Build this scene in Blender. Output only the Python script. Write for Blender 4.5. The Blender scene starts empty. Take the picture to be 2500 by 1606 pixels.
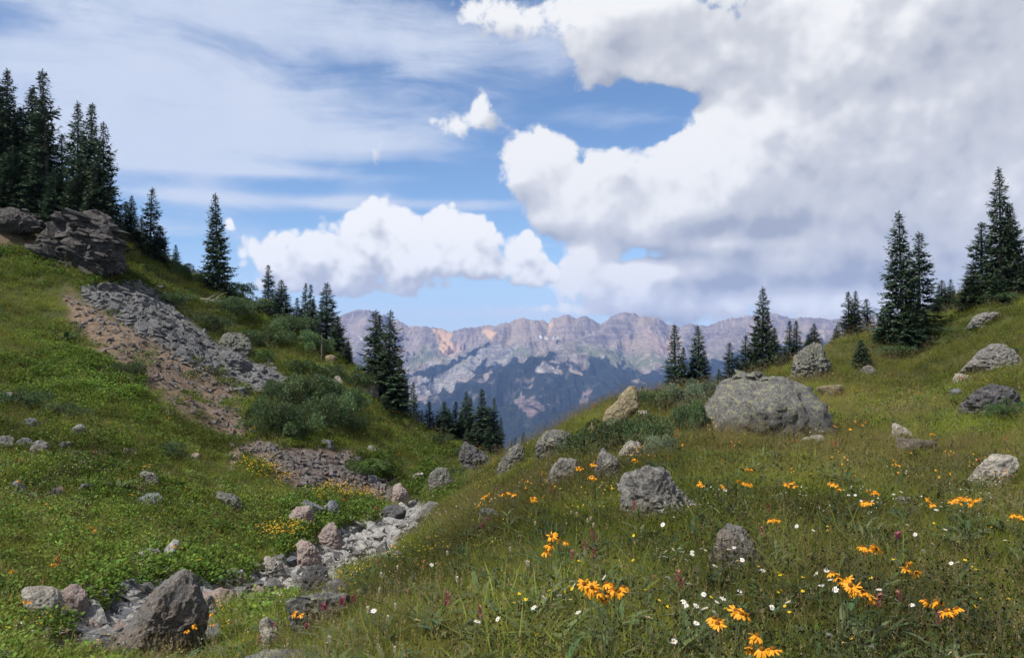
import bpy, bmesh, math, random
import numpy as np
from mathutils import Vector, Matrix, Euler

C = bpy.context.scene
COL = C.collection
R = math.radians

# ------------------------------------------------------------------ camera
F_PX, CX, CY, HOR = 2080.0, 1250.0, 803.0, 880.0      # focal length and horizon line in photo pixels
EYE = 1.6
PITCH = math.atan((HOR - CY) / F_PX)
cam_data = bpy.data.cameras.new('camera')
cam_data.sensor_width = 36.0
cam_data.lens = 36.0 * F_PX / 2500.0
cam_data.clip_start = 0.05
cam_data.clip_end = 60000.0
cam = bpy.data.objects.new('camera', cam_data)
COL.objects.link(cam)
cam.location = (0, 0, EYE)
cam.rotation_euler = (math.pi / 2 + PITCH, 0, 0)
C.camera = cam

# ------------------------------------------------------------------ exposure
C.view_settings.view_transform = 'Standard'
C.view_settings.look = 'None'
C.view_settings.exposure = 1.0
C.view_settings.gamma = 1.0
C.view_settings.use_curve_mapping = False
C.render.engine = 'CYCLES'
C.cycles.use_denoising = True
C.cycles.max_bounces = 6
C.cycles.diffuse_bounces = 3
C.cycles.glossy_bounces = 2
C.cycles.transmission_bounces = 3
C.cycles.volume_bounces = 1
C.cycles.use_adaptive_sampling = True
C.cycles.adaptive_threshold = 0.015

SUN_EL, SUN_ROT = R(52), R(235)      # high sun, from behind the camera's left shoulder

# ------------------------------------------------------------------ pixel helpers
_cp, _sp = math.cos(PITCH), math.sin(PITCH)
def sq(px, py):
    """photo pixel -> (x/y, (z-eye)/y) of its view ray"""
    u = (np.asarray(px, float) - CX) / F_PX; v = (CY - np.asarray(py, float)) / F_PX
    den = _cp - v * _sp
    return u / den, (_sp + v * _cp) / den
def pix(s, q):
    v = (q * _cp - _sp) / (_cp + q * _sp)
    u = s * (_cp - v * _sp)
    return CX + u * F_PX, CY - v * F_PX
def azel(px, py):
    s, q = sq(px, py)
    return math.atan(s), math.atan2(q, math.hypot(1, s))

# ------------------------------------------------------------------ node expression helper
class NT:
    def __init__(self, tree):
        self.t = tree
    def new(self, kind, **kw):
        n = self.t.nodes.new(kind)
        for k, v in kw.items(): setattr(n, k, v)
        return n
    def put(self, sock, v):
        if isinstance(v, tuple) and len(v) == 3 and sock.type == 'RGBA': v = (*v, 1)
        if isinstance(v, E): self.t.links.new(v.s, sock)
        elif isinstance(v, bpy.types.NodeSocket): self.t.links.new(v, sock)
        elif v is not None: sock.default_value = v
    def math(self, op, a, b=None, c=None, clamp=False):
        n = self.new('ShaderNodeMath', operation=op, use_clamp=clamp)
        self.put(n.inputs[0], a)
        if b is not None: self.put(n.inputs[1], b)
        if c is not None: self.put(n.inputs[2], c)
        return E(self, n.outputs[0])
    def vmath(self, op, a, b=None, c=None, out=0):
        n = self.new('ShaderNodeVectorMath', operation=op)
        self.put(n.inputs[0], a)
        if b is not None: self.put(n.inputs[1], b)
        if c is not None: self.put(n.inputs[2], c)
        return E(self, n.outputs[out])
    def mix(self, fac, a, b, blend='MIX'):
        n = self.new('ShaderNodeMix', data_type='RGBA', blend_type=blend)
        n.clamp_factor = True
        self.put(n.inputs[0], fac)
        for i, v in ((6, a), (7, b)):
            if isinstance(v, tuple) and len(v) == 3: v = (*v, 1)
            self.put(n.inputs[i], v)
        return E(self, n.outputs[2])
    def ss(self, x, lo, hi, a=0.0, b=1.0):
        n = self.new('ShaderNodeMapRange', interpolation_type='SMOOTHSTEP')
        self.put(n.inputs[0], x); n.inputs[1].default_value = lo; n.inputs[2].default_value = hi
        n.inputs[3].default_value = a; n.inputs[4].default_value = b
        return E(self, n.outputs[0])
    def lin(self, x, lo, hi, a=0.0, b=1.0):
        n = self.new('ShaderNodeMapRange')
        self.put(n.inputs[0], x); n.inputs[1].default_value = lo; n.inputs[2].default_value = hi
        n.inputs[3].default_value = a; n.inputs[4].default_value = b
        return E(self, n.outputs[0])
    def noise(self, vec, scale, detail=6, rough=0.55, dist=0.0, out=0, lac=2.0, typ='FBM'):
        n = self.new('ShaderNodeTexNoise', noise_dimensions='3D', noise_type=typ)
        self.put(n.inputs['Vector'], vec); n.inputs['Scale'].default_value = scale
        n.inputs['Detail'].default_value = detail; n.inputs['Roughness'].default_value = rough
        n.inputs['Distortion'].default_value = dist; n.inputs['Lacunarity'].default_value = lac
        return E(self, n.outputs[out])
    def voronoi(self, vec, scale, feature='F1', detail=0, rough=.5, smooth=1.0, out=0, rand=1.0):
        n = self.new('ShaderNodeTexVoronoi', feature=feature)
        self.put(n.inputs['Vector'], vec); n.inputs['Scale'].default_value = scale
        n.inputs['Detail'].default_value = detail; n.inputs['Roughness'].default_value = rough
        if 'Smoothness' in n.inputs and feature == 'SMOOTH_F1': n.inputs['Smoothness'].default_value = smooth
        n.inputs['Randomness'].default_value = rand
        return E(self, n.outputs[out])
    def comb(self, x, y, z):
        n = self.new('ShaderNodeCombineXYZ')
        for i, v in enumerate((x, y, z)): self.put(n.inputs[i], v)
        return E(self, n.outputs[0])
    def sep(self, v):
        n = self.new('ShaderNodeSeparateXYZ'); self.put(n.inputs[0], v)
        return [E(self, o) for o in n.outputs]
    def attr(self, name, typ='GEOMETRY', out='Fac'):
        n = self.new('ShaderNodeAttribute', attribute_name=name, attribute_type=typ)
        return E(self, n.outputs[out])
    def bump(self, h, strength, dist, normal=None):
        n = self.new('ShaderNodeBump')
        self.put(n.inputs['Height'], h); n.inputs['Strength'].default_value = strength
        n.inputs['Distance'].default_value = dist
        if normal is not None: self.put(n.inputs['Normal'], normal)
        return E(self, n.outputs[0])
class E:
    def __init__(self, nt, s): self.nt, self.s = nt, s
    def __add__(self, o): return self.nt.math('ADD', self, o)
    __radd__ = __add__
    def __sub__(self, o): return self.nt.math('SUBTRACT', self, o)
    def __rsub__(self, o): return self.nt.math('SUBTRACT', o, self)
    def __mul__(self, o): return self.nt.math('MULTIPLY', self, o)
    __rmul__ = __mul__

# ------------------------------------------------------------------ sky
world = bpy.data.worlds.new('World'); C.world = world
world.use_nodes = True
wt = world.node_tree; wt.nodes.clear()
W = NT(wt)
sky = W.new('ShaderNodeTexSky', sky_type='NISHITA')
sky.sun_disc = False; sky.sun_elevation = SUN_EL; sky.sun_rotation = SUN_ROT
sky.altitude = 1800; sky.air_density = 1.0; sky.dust_density = 0.3; sky.ozone_density = 2.0
SKY_STRENGTH = 0.073
tc = W.new('ShaderNodeTexCoord')
D = E(W, tc.outputs['Generated'])
dx, dy, dz = W.sep(D)
az = W.math('ARCTAN2', dx, dy); el = W.math('ARCSINE', dz)
P2 = W.comb(az, el, 0.0)

def blobs(P, lst):
    """sum of soft elliptical patches, given in photo pixels (cx, cy, rx, ry, amount)"""
    tot = None
    for cx, cy, rx, ry, A in lst:
        a, b = azel(cx, cy)
        sx, sy = F_PX / rx * (1 + .0), F_PX / ry
        v = W.vmath('MULTIPLY_ADD', P, (sx, sy, 0), (-a * sx, -b * sy, 0))
        e = W.vmath('DOT_PRODUCT', v, v, out=1)
        g = W.math('EXPONENT', e * -1.0)
        tot = g * A if tot is None else W.math('MULTIPLY_ADD', g, A, tot)
    return tot

CUM = [(715, 588, 75, 36, 1.0), (655, 598, 50, 24, .7), (935, 546, 72, 52, 1.2), (868, 570, 72, 42, .9), (1000, 598, 110, 60, 1.0), (1120, 572, 62, 48, 1.0),
       (1190, 605, 80, 48, .9), (1280, 610, 42, 44, .8), (770, 640, 120, 48, 1.0), (860, 668, 180, 42, 1.1), (1010, 668, 100, 42, .9), (1220, 655, 110, 28, .8),
       (1315, 682, 60, 20, .9), (730, 690, 90, 24, .7), (562, 552, 13, 14, .75), (1170, 640, 140, 30, .7)]
BIG = [(1310, 380, 72, 56, 1.1), (1270, 425, 50, 34, .6), (1375, 440, 110, 66, 1.1), (1430, 500, 110, 50, .9), (1480, 410, 120, 55, .9), (1560, 480, 190, 75, 1.2), (1730, 430, 150, 90, .9), (1815, 330, 90, 100, 1.0),
       (1470, 60, 110, 95, 1.2), (1600, 140, 150, 60, 1.0), (1720, 165, 90, 50, .9), (1850, 140, 190, 150, 1.2), (1650, 30, 200, 80, .9), (2060, 200, 280, 280, 1.5),
       (2380, 300, 320, 400, 1.6), (2050, 480, 300, 190, 1.4), (1620, 555, 180, 52, 1.0), (1850, 560, 240, 75, 1.2), (2300, 620, 340, 190, 1.4), (1440, 640, 60, 48, .9),
       (1420, 690, 70, 30, .7), (1500, 695, 120, 42, .9), (1560, 658, 46, 34, .6), (1700, 655, 130, 60, 1.1), (1900, 690, 260, 80, 1.3), (1600, 740, 190, 36, .8), (2150, 730, 260, 80, 1.1), (1245, 55, 110, 60, .85), (1190, 20, 90, 36, .6),
       (1180, 268, 42, 40, .5), (1125, 308, 85, 46, .62), (915, 340, 34, 55, .5), (700, 55, 50, 24, .25), (950, 475, 36, 12, .3), (1150, 748, 26, 16, .6), (1275, 752, 140, 12, .6), (1425, 762, 80, 16, .7), (1330, 540, 34, 16, .3), (1690, 225, 40, 26, .2),
       (1660, 245, 75, 42, -1.0), (1560, 235, 110, 30, -.5), (1590, 318, 100, 30, -.8), (1414, 398, 30, 26, -1.3), (1605, 622, 70, 26, -1.25), (1520, 640, 26, 14, -.4), (1480, 330, 60, 22, -.5), (1340, 480, 40, 26, -.5)]
VEIL = [(150, 180, 420, 200, .62), (560, 260, 420, 130, .6), (820, 60, 560, 90, .68), (330, 370, 420, 60, .6), (900, 350, 380, 40, .5), (1250, 290, 330, 36, .46),
        (700, 492, 560, 20, .62), (1050, 500, 330, 16, .45), (360, 560, 360, 22, .4), (650, 420, 260, 12, .4), (1380, 140, 100, 60, .35), (560, 640, 300, 40, .3), (1300, 600, 130, 10, .4), (950, 110, 260, 60, .2),
        (620, 40, 420, 60, .3), (1000, 760, 400, 22, .35), (1300, 765, 300, 12, .5)]
front = W.ss(dy, 0.05, 0.35)
# everywhere outside the frame the same broken cloud goes on
other = W.noise(W.vmath('MULTIPLY', D, (1.6, 1.6, 2.6)), 1.3, 3, .5)
elf = W.ss(el, -0.02, 0.15)
side = W.math('MAXIMUM', W.ss(W.math('ABSOLUTE', az), 0.60, 0.85), W.ss(el, 0.42, 0.62))
rest = W.math('MULTIPLY_ADD', other, 3.2, -1.0) * side * elf

# cumulus body: soft blobs eroded by billowy noise; the second look a little towards the sun gives light and shade
def field(Dv, fine):
    warp = W.noise(Dv, 16.0, 3, .5, out=1)
    Dw = W.vmath('MULTIPLY_ADD', warp, (.022, .022, .022), Dv)
    n1 = W.noise(Dw, 9.0, 11, .66)
    vo = W.voronoi(Dw, 30.0, 'SMOOTH_F1', 0, .5, .22)
    vo2 = W.voronoi(Dw, 78.0, 'SMOOTH_F1', 0, .5, .22)
    n2 = W.math('MULTIPLY_ADD', vo, -0.75, 0.34) + W.math('MULTIPLY_ADD', vo2, -0.42, 0.18)
    ns = W.noise(Dw, 8.0, 3, .5)
    return W.math('MULTIPLY_ADD', n1, 2.2, -1.1), n2, W.math('MULTIPLY_ADD', ns, 2.2, -1.1)
LD = (-0.010, 0.0, 0.022)
D1 = W.vmath('ADD', D, LD)
P21 = W.vmath('ADD', P2, (-0.010, 0.022, 0))
n1a, n2a, nsa = field(D, 0)
n1b, n2b, nsb = field(D1, 0)
sat = lambda x, m=1.2: m - m * W.math('EXPONENT', x * (-1.45 / m))
c0 = sat(blobs(P2, CUM) * 1.5, 1.05); c1 = sat(blobs(P21, CUM) * 1.5, 1.05)
B0 = blobs(P2, BIG)
b0 = sat((B0 + rest) * 1.15, 1.3); b1 = sat((blobs(P21, BIG) + rest) * 1.15, 1.3)
H_c0 = c0 + n1a * 0.50 + n2a * 0.95; H_cs0 = c0 + nsa * 0.40 + n2a * 0.95; H_c1 = c1 + nsb * 0.40 + n2b * 0.95
H_b0 = b0 + n1a * 1.35 + n2a * 0.45; H_bs0 = b0 + nsa * 1.1 + n2a * .30; H_bs1 = b1 + nsb * 1.1 + n2b * 0.30
a_c = W.ss(H_c0, 0.42, 0.68)
a_b = W.ss(H_b0, 0.46, 0.80)
bot = W.ss(el, azel(900, 725)[1], azel(900, 590)[1])
sh_c = W.math('MULTIPLY_ADD', H_cs0 - H_c1, 0.80, 0.56) + (n1a - nsa) * .30 + W.math('MULTIPLY_ADD', bot, 0.34, -0.10)
sh_c = W.math('MINIMUM', W.math('MAXIMUM', sh_c, 0.20), 1.0)
col_c = W.mix(W.ss(sh_c, .2, .95), (0.269, 0.279, 0.306), (0.504, 0.503, 0.498))
DARK = [(1850, 560, 200, 34, .9), (1700, 545, 160, 24, .4), (2250, 560, 260, 110, .55), (1560, 110, 150, 55, .65), (1500, 590, 160, 26, .45), (1980, 690, 220, 30, 1.0), (1750, 690, 140, 16, .35), (2100, 640, 200, 20, .4),
        (2350, 180, 260, 160, .35), (1850, 620, 200, 14, .3), (2350, 700, 200, 80, .4), (2000, 470, 150, 60, .25), (1780, 250, 330, 60, .1), (1900, 460, 100, 90, .15),
        (1790, 360, 90, 110, -.55), (1620, 480, 180, 40, -.3), (1950, 330, 90, 60, -.25), (1330, 390, 90, 60, -.4), (2080, 560, 60, 50, -.25), (1530, 660, 60, 30, -.5), (1900, 740, 300, 22, -.45), (1760, 595, 170, 14, -.45), (2120, 500, 80, 40, -.2), (2040, 60, 200, 60, -.2)]
dark = blobs(P2, DARK)
soft = W.noise(W.vmath('MULTIPLY', D, (1, 1, 1.5)), 7.0, 5, .55)
sh_b = W.math('MULTIPLY_ADD', H_bs0 - H_bs1, 0.95, 0.72) - dark * 0.52 + (soft - 0.5) * 0.30 - W.ss(B0, .9, 2.4) * 0.08 + (n1a - nsa) * .26
sh_b = W.math('MINIMUM', W.math('MAXIMUM', sh_b, 0.0), 1.0)
col_b = W.mix(W.ss(sh_b, 0.0, .5), (.200, .218, .258), (.315, .323, .345))
col_b = W.mix(W.ss(sh_b, .45, 1.0), col_b, (0.474, 0.474, 0.472))
# high thin veil, drawn out sideways
Pv = W.comb(az * 2.2, el * 9.0, 0.0)
st = W.noise(Pv, 2.3, 7, .6, .6)
st2 = W.noise(W.comb(az * 3.0, el * 5.0, 3.0), 2.0, 5, .55, .4)
v0 = blobs(P2, VEIL) + side * elf * 0.35
a_v = W.ss(v0 * .95 + (st - 0.5) * 1.5 + (st2 - .5) * .9, 0.10, 1.0) * 0.88
col_v = W.mix(st2, (0.296, 0.337, 0.424), (0.391, 0.414, 0.457))
def bg(col, strength):
    n = W.new('ShaderNodeBackground'); W.put(n.inputs[0], col); n.inputs[1].default_value = strength
    return n.outputs[0]
def mixs(f, a, b):
    n = W.new('ShaderNodeMixShader'); W.put(n.inputs[0], f); wt.links.new(a, n.inputs[1]); wt.links.new(b, n.inputs[2])
    return n.outputs[0]
hs = W.new('ShaderNodeHueSaturation'); W.put(hs.inputs['Color'], E(W, sky.outputs[0])); hs.inputs['Saturation'].default_value = 1.10
out = bg(E(W, hs.outputs[0]), SKY_STRENGTH)
low = W.ss(el, .135, 0.02) * 0.85
out = mixs(low, out, bg((.265, .335, .43, 1), 1.0))
out = mixs(a_v, out, bg(col_v, 1.0))
out = mixs(a_b, out, bg(col_b, 1.0))
out = mixs(a_c, out, bg(col_c, 1.0))
wo = W.new('ShaderNodeOutputWorld'); wt.links.new(out, wo.inputs[0])
world.cycles.sampling_method = 'MANUAL'
world.cycles.sample_map_resolution = 512

# ------------------------------------------------------------------ sun, veiled by thin cloud
sun_data = bpy.data.lights.new('sun', 'SUN')
sun_data.energy = 3.5; sun_data.angle = R(3); sun_data.color = (1.0, .95, .87)
sun = bpy.data.objects.new('sun', sun_data); COL.objects.link(sun)
sdir = Vector((math.sin(SUN_ROT) * math.cos(SUN_EL), math.cos(SUN_ROT) * math.cos(SUN_EL), math.sin(SUN_EL)))
sun.rotation_euler = sdir.to_track_quat('Z', 'Y').to_euler()

# ================================================================== helpers
rng = np.random.default_rng(7)
random.seed(7)

def _hash(ix, iy, iz, seed):
    h = (ix.astype(np.uint32) * np.uint32(374761393)) ^ (iy.astype(np.uint32) * np.uint32(668265263)) ^ (iz.astype(np.uint32) * np.uint32(2147483647)) ^ np.uint32((seed * 974634777) & 0xffffffff)
    h = (h ^ (h >> np.uint32(13))) * np.uint32(1274126177)
    h = (h ^ (h >> np.uint32(15))) * np.uint32(2246822519)
    h = h ^ (h >> np.uint32(16))
    return h.astype(np.float64) / 2147483647.5 - 1.0
def vnoise(P, seed=0):
    P = np.asarray(P, float)
    if P.shape[-1] == 2: P = np.concatenate([P, np.zeros(P.shape[:-1] + (1,))], -1)
    i = np.floor(P).astype(np.int64); f = P - i
    f = f * f * f * (f * (f * 6 - 15) + 10)
    i = i & 0xffffffff
    r = 0.0
    for a in (0, 1):
        for b in (0, 1):
            for c in (0, 1):
                w = (f[..., 0] if a else 1 - f[..., 0]) * (f[..., 1] if b else 1 - f[..., 1]) * (f[..., 2] if c else 1 - f[..., 2])
                r = r + w * _hash((i[..., 0] + a) & 0xffffffff, (i[..., 1] + b) & 0xffffffff, (i[..., 2] + c) & 0xffffffff, seed)
    return r
def fbm(P, octs=4, seed=0, gain=.5, lac=2.03):
    r, a, t = 0.0, 1.0, 0.0
    P = np.asarray(P, float)
    for o in range(octs):
        r = r + a * vnoise(P * lac ** o + o * 17.3, seed + o); t += a; a *= gain
    return r / t * 1.6
def ridged(P, octs=4, seed=0, gain=.5, lac=2.07):
    r, a, t = 0.0, 1.0, 0.0
    P = np.asarray(P, float)
    for o in range(octs):
        r = r + a * (1 - 2 * np.abs(vnoise(P * lac ** o + o * 11.7, seed + o))); t += a; a *= gain
    return r / t
def sstep(x, a, b):
    t = np.clip((x - a) / (b - a), 0, 1); return t * t * (3 - 2 * t)

def mesh_np(name, V, F, mat=None, smooth=True, attrs=None, cols=None):
    """mesh from numpy arrays; F is (n,3) or (n,4)"""
    me = bpy.data.meshes.new(name)
    V = np.asarray(V, np.float32); F = np.asarray(F, np.int32)
    k = F.shape[1]
    me.vertices.add(len(V)); me.vertices.foreach_set('co', V.ravel())
    me.loops.add(F.size); me.loops.foreach_set('vertex_index', F.ravel())
    me.polygons.add(len(F)); me.polygons.foreach_set('loop_start', np.arange(0, F.size, k, dtype=np.int32))
    me.update(calc_edges=True)
    me.polygons.foreach_set('use_smooth', np.full(len(F), smooth, dtype=bool))
    for an, av in (attrs or {}).items():
        a = me.attributes.new(an, 'FLOAT', 'POINT'); a.data.foreach_set('value', np.asarray(av, np.float32).ravel())
    for an, av in (cols or {}).items():
        a = me.attributes.new(an, 'FLOAT_COLOR', 'POINT'); a.data.foreach_set('color', np.asarray(av, np.float32).ravel())
    if mat: me.materials.append(mat)
    return me
def link(name, data, parent=None, loc=None):
    o = bpy.data.objects.new(name, data); COL.objects.link(o)
    if parent: o.parent = parent
    if loc is not None: o.location = loc
    return o
def tag(o, label=None, cat=None, group=None, kind=None):
    if label: o['label'] = label
    if cat: o['category'] = cat
    if group: o['group'] = group
    if kind: o['kind'] = kind
    return o
def thing(name, loc, label, cat, group=None, rz=0.0, scale=None):
    o = link(name, None, None, loc); o.rotation_euler = (0, 0, rz)
    if scale is not None: o.scale = scale
    o.empty_display_size = .2
    return tag(o, label, cat, group)
def grid_faces(nr, nc):
    i = np.arange(nr * nc).reshape(nr, nc)
    return np.stack([i[:-1, :-1], i[:-1, 1:], i[1:, 1:], i[1:, :-1]], -1).reshape(-1, 4)
def in_poly(px, py, poly):
    px = np.asarray(px, float); py = np.asarray(py, float)
    inside = np.zeros(np.broadcast(px, py).shape, bool)
    n = len(poly)
    for k in range(n):
        (x1, y1), (x2, y2) = poly[k], poly[(k + 1) % n]
        if y1 == y2: continue
        c = ((y1 > py) != (y2 > py)) & (px < (x2 - x1) * (py - y1) / (y2 - y1) + x1)
        inside ^= c
    return inside
def soft_poly(px, py, poly, w=14, seed=0, amp=18, scale=40.):
    """1 inside, 0 outside, with an irregular soft rim"""
    P = np.stack([np.asarray(px, float) / scale, np.asarray(py, float) / scale], -1)
    jx = np.asarray(px) + amp * fbm(P, 3, seed + 5); jy = np.asarray(py) + amp * fbm(P, 3, seed + 9)
    r = 0
    for a, b in ((0, 0), (w, 0), (-w, 0), (0, w), (0, -w)):
        r = r + in_poly(jx + a, jy + b, poly)
    return r / 5.0

# ================================================================== terrain (one sheet from under the camera down to the valley)
CTRL = [  # (photo px, photo py, metres ahead) of ground points
 # right edge and right slope
 (2500,1606,4.6),(2500,1300,8.2),(2500,1180,11),(2500,1000,18),(2500,900,27),(2500,800,36),(2500,700,48),(2500,655,60),(2500,720,90),
 (2900,1180,11),(2900,900,22),(2900,700,38),(2900,560,60),(3400,1100,12),(3400,600,40),
 (2200,1606,4.5),(2200,1280,8.3),(2200,1130,13.5),(2200,1050,19),(2200,980,26),(2200,905,36),(2200,855,42),(2200,800,50),(2330,750,50),(2200,850,75),(2330,760,75),
 (2050,1606,4.5),(2030,1100,15),(2030,960,28),(2030,905,36),(2030,860,44),(2080,822,50),(2030,950,75),
 (1850,1606,4.5),(1850,1280,8.3),(1850,1130,13.3),(1850,1045,20),(1850,985,27),(1850,945,36),(1860,925,45),(1860,985,70),
 (1600,1606,4.4),(1600,1400,6.4),(1600,1200,10.2),(1600,1100,15),(1600,1040,20.5),(1600,990,27),(1600,958,34),(1640,985,60),
 (1400,1606,4.5),(1400,1350,7.1),(1400,1200,11),(1400,1110,17.5),(1400,1040,26.5),(1400,1070,50),(1490,985,30),(1480,1040,55),
 (1250,1606,4.6),(1250,1450,5.8),(1250,1300,9.2),(1250,1200,14.5),(1250,1098,31),(1300,1072,30),(1250,1135,60),
 # brow of the near meadow, creek below it
 (1100,1606,4.7),(1100,1500,5.4),(1100,1415,6.8),(1100,1345,8.8),(1100,1272,13),(1100,1232,22),(1105,1185,38),(1120,1135,50),(1130,1085,57),(1160,1110,64),
 (980,1470,6.0),(980,1408,8.2),(980,1345,12),(980,1300,19),(985,1255,29),(985,1215,34),(985,1160,41),(990,1100,48),(1000,1035,56),(1000,1060,75),
 (850,1606,4.7),(850,1525,5.9),(850,1468,8.2),(850,1395,13),(850,1330,22),(850,1270,27),(850,1205,33),(850,1160,37),(850,1100,42),(850,1000,50),(850,925,58),(850,880,66),(850,930,85),
 (720,1640,5.0),(720,1565,7.2),(720,1470,10.5),(720,1390,17.5),(720,1320,21),(720,1230,27),(720,1150,33.5),(720,1050,42),(720,950,51),(720,850,61),(720,800,68),(720,870,90),
 (600,1700,5.8),(600,1605,8.5),(600,1450,13.8),(600,1400,17),(600,1300,21.5),(600,1200,27.5),(600,1100,35.5),(600,1000,44),(600,900,53),(600,800,62),(600,735,71),(600,790,95),
 (450,1640,8),(450,1555,11),(450,1450,13.8),(450,1330,18),(450,1200,25),(450,1100,32),(450,1000,39.5),(450,900,47),(450,800,54.5),(450,700,64),(450,662,71),(450,720,95),
 (300,1606,9),(300,1560,10.2),(300,1450,13),(300,1350,16),(300,1200,22),(300,1100,28),(300,1000,34),(300,900,41),(300,800,48),(300,700,55),(300,620,62),(300,575,68),(300,620,95),
 (120,1606,8.4),(120,1500,11),(120,1400,13.5),(120,1200,20.5),(120,1000,32),(120,850,42),(120,750,49),(120,660,55),(120,560,61),(120,490,66),(120,480,90),
 (0,1606,8),(0,1500,10.4),(0,1400,12.8),(0,1250,17.5),(0,1100,24.5),(0,1000,30.5),(0,900,36.5),(0,800,43),(0,700,50),(0,610,56),(0,500,61),(0,430,67),(0,400,95),
 (-500,1500,10),(-500,1200,17),(-500,900,32),(-500,700,45),(-500,500,58),(-500,350,72),(-1000,1100,18),(-1000,500,48),
 # close ground
 (1250,2400,2.1),(1800,2400,2.1),(700,2300,2.2),(2400,2400,2.1),(1250,4400,.95),(300,2200,3.2),(-300,2000,4.2),(2900,2300,2.2),(3400,2300,2.2),
 # behind the crests the ground falls away to the valley
 (0,620,160),(300,800,160),(600,930,160),(850,1050,160),(1100,1180,150),(1250,1230,150),(1500,1150,150),(1850,1080,150),(2200,1000,150),(2500,900,160),(2900,800,160),(-500,500,160),
 (0,1100,300),(600,1200,300),(1250,1300,300),(1850,1250,300),(2500,1150,300),(-700,1000,300),(3200,1100,300),
]
_cs, _cq = sq([c[0] for c in CTRL], [c[1] for c in CTRL])
_cl = np.log(np.array([c[2] for c in CTRL], float))
_KS = 2.6
_cq = _cq - np.where(np.array([c[2] for c in CTRL]) < 120, np.interp([c[2] for c in CTRL], [3, 12, 40], [.32, .26, .2]), 0) / np.maximum(np.array([c[2] for c in CTRL]), 2.0)      # the outlines above are grass tops: soil lies lower
_cx = np.stack([_cs * _KS, _cl], -1)
def _tps(d2): return np.where(d2 > 1e-12, 0.5 * d2 * np.log(np.maximum(d2, 1e-12)), 0.0)
_n = len(CTRL)
_A = np.zeros((_n + 3, _n + 3))
_A[:_n, :_n] = _tps(((_cx[:, None] - _cx[None]) ** 2).sum(-1)) + np.eye(_n) * 2e-4
_A[:_n, _n] = 1; _A[:_n, _n + 1:] = _cx; _A[_n, :_n] = 1; _A[_n + 1:, :_n] = _cx.T
_w = np.linalg.solve(_A, np.concatenate([_cq, np.zeros(3)]))
def base_q(s, l):
    X = np.stack([np.ravel(s) * _KS, np.ravel(l)], -1)
    out_ = np.empty(len(X))
    for k in range(0, len(X), 20000):
        x = X[k:k + 20000]
        out_[k:k + 20000] = _tps(((x[:, None] - _cx[None]) ** 2).sum(-1)) @ _w[:_n] + _w[_n] + x @ _w[_n + 1:]
    return out_.reshape(np.shape(s))

S_AX = np.concatenate([np.linspace(-1.35, -.66, 60)[:-1], np.linspace(-.66, .66, 470), np.linspace(.66, 1.35, 60)[1:]])
L_AX = np.concatenate([np.linspace(math.log(.6), math.log(3.0), 30)[:-1], np.linspace(math.log(3.0), math.log(100), 330), np.linspace(math.log(100), math.log(320), 40)[1:]])
_S, _L = np.meshgrid(S_AX, L_AX)
_Y = np.exp(_L); _X = _S * _Y
_Q = base_q(_S, _L)
_Z = EYE + _Q * _Y
_XY = np.stack([_X, _Y], -1)
_amp = np.clip(_Y / 40, .12, 1.0)
_Z = _Z + _amp * (0.42 * fbm(_XY / 5.0, 4, 3) + 0.10 * fbm(_XY / 1.1, 3, 31))
def ground(x, y):
    x = np.asarray(x, float); y = np.maximum(np.asarray(y, float), .62)
    s = np.clip(x / y, S_AX[0], S_AX[-1] - 1e-6); l = np.clip(np.log(y), L_AX[0], L_AX[-1] - 1e-6)
    a = np.clip(np.searchsorted(S_AX, s, 'right') - 1, 0, len(S_AX) - 2); b = np.clip(np.searchsorted(L_AX, l, 'right') - 1, 0, len(L_AX) - 2)
    fa = (s - S_AX[a]) / (S_AX[a + 1] - S_AX[a]); fb = (l - L_AX[b]) / (L_AX[b + 1] - L_AX[b])
    return (_Z[b, a] * (1 - fa) + _Z[b, a + 1] * fa) * (1 - fb) + (_Z[b + 1, a] * (1 - fa) + _Z[b + 1, a + 1] * fa) * fb
_march = np.exp(np.linspace(math.log(2.0), math.log(140), 900))
def hit(px, py, veg=.20):
    """first ground point on the view ray through a photo pixel (veg: height of the grass that hides the soil)"""
    s, q = sq(px, py)
    zr = EYE + q * _march; zg = ground(s * _march, _march) + veg * (1 - mask(m_bare, s * _march, _march))
    k = np.nonzero(zg >= zr)[0]
    if len(k) == 0:                       # passes over a crest: take the nearest approach
        j = int(np.argmin((zr - zg)[_march > 8] / _march[_march > 8])) + int((_march <= 8).sum())
    else: j = int(k[0])
    y = float(_march[j]); x = float(s * y)
    return Vector((x, y, float(ground(x, y))))
def at_depth(px, y):
    s, _ = sq(px, HOR)
    x = float(s * y); return Vector((x, y, float(ground(x, y))))
def up_ray(py, y, px=CX):
    return EYE + float(sq(px, py)[1]) * y
def project(x, y, z):
    return pix(x / y, (z - EYE) / y)

# places on the ground, outlined once and kept in the ground's own attributes
GREY_TALUS = [(205,712),(262,690),(318,700),(372,715),(420,752),(470,790),(530,838),(610,885),(668,905),(705,938),(690,968),(632,955),(560,925),(480,880),(400,842),(330,800),(270,760),(215,735)]
BROWN_SLOPE = [(145,705),(215,735),(270,765),(330,803),(400,845),(480,885),(560,928),(620,958),(600,985),(600,1030),(615,1075),(575,1095),(545,1065),(490,1030),(405,990),(380,950),(335,905),(258,872),(225,850),(185,796),(155,742)]
CRAG_SOIL = [(-40,470),(40,480),(120,520),(150,560),(140,620),(60,608),(-40,600)]
LOW_TALUS = [(590,1085),(680,1090),(745,1100),(815,1105),(880,1130),(905,1165),(960,1190),(975,1232),(900,1228),(825,1208),(745,1200),(700,1170),(640,1125),(585,1105)]
TRAIL = [(640,1072),(600,1082),(570,1095),(552,1130),(560,1150),(580,1140),(590,1105),(650,1085)]
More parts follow.
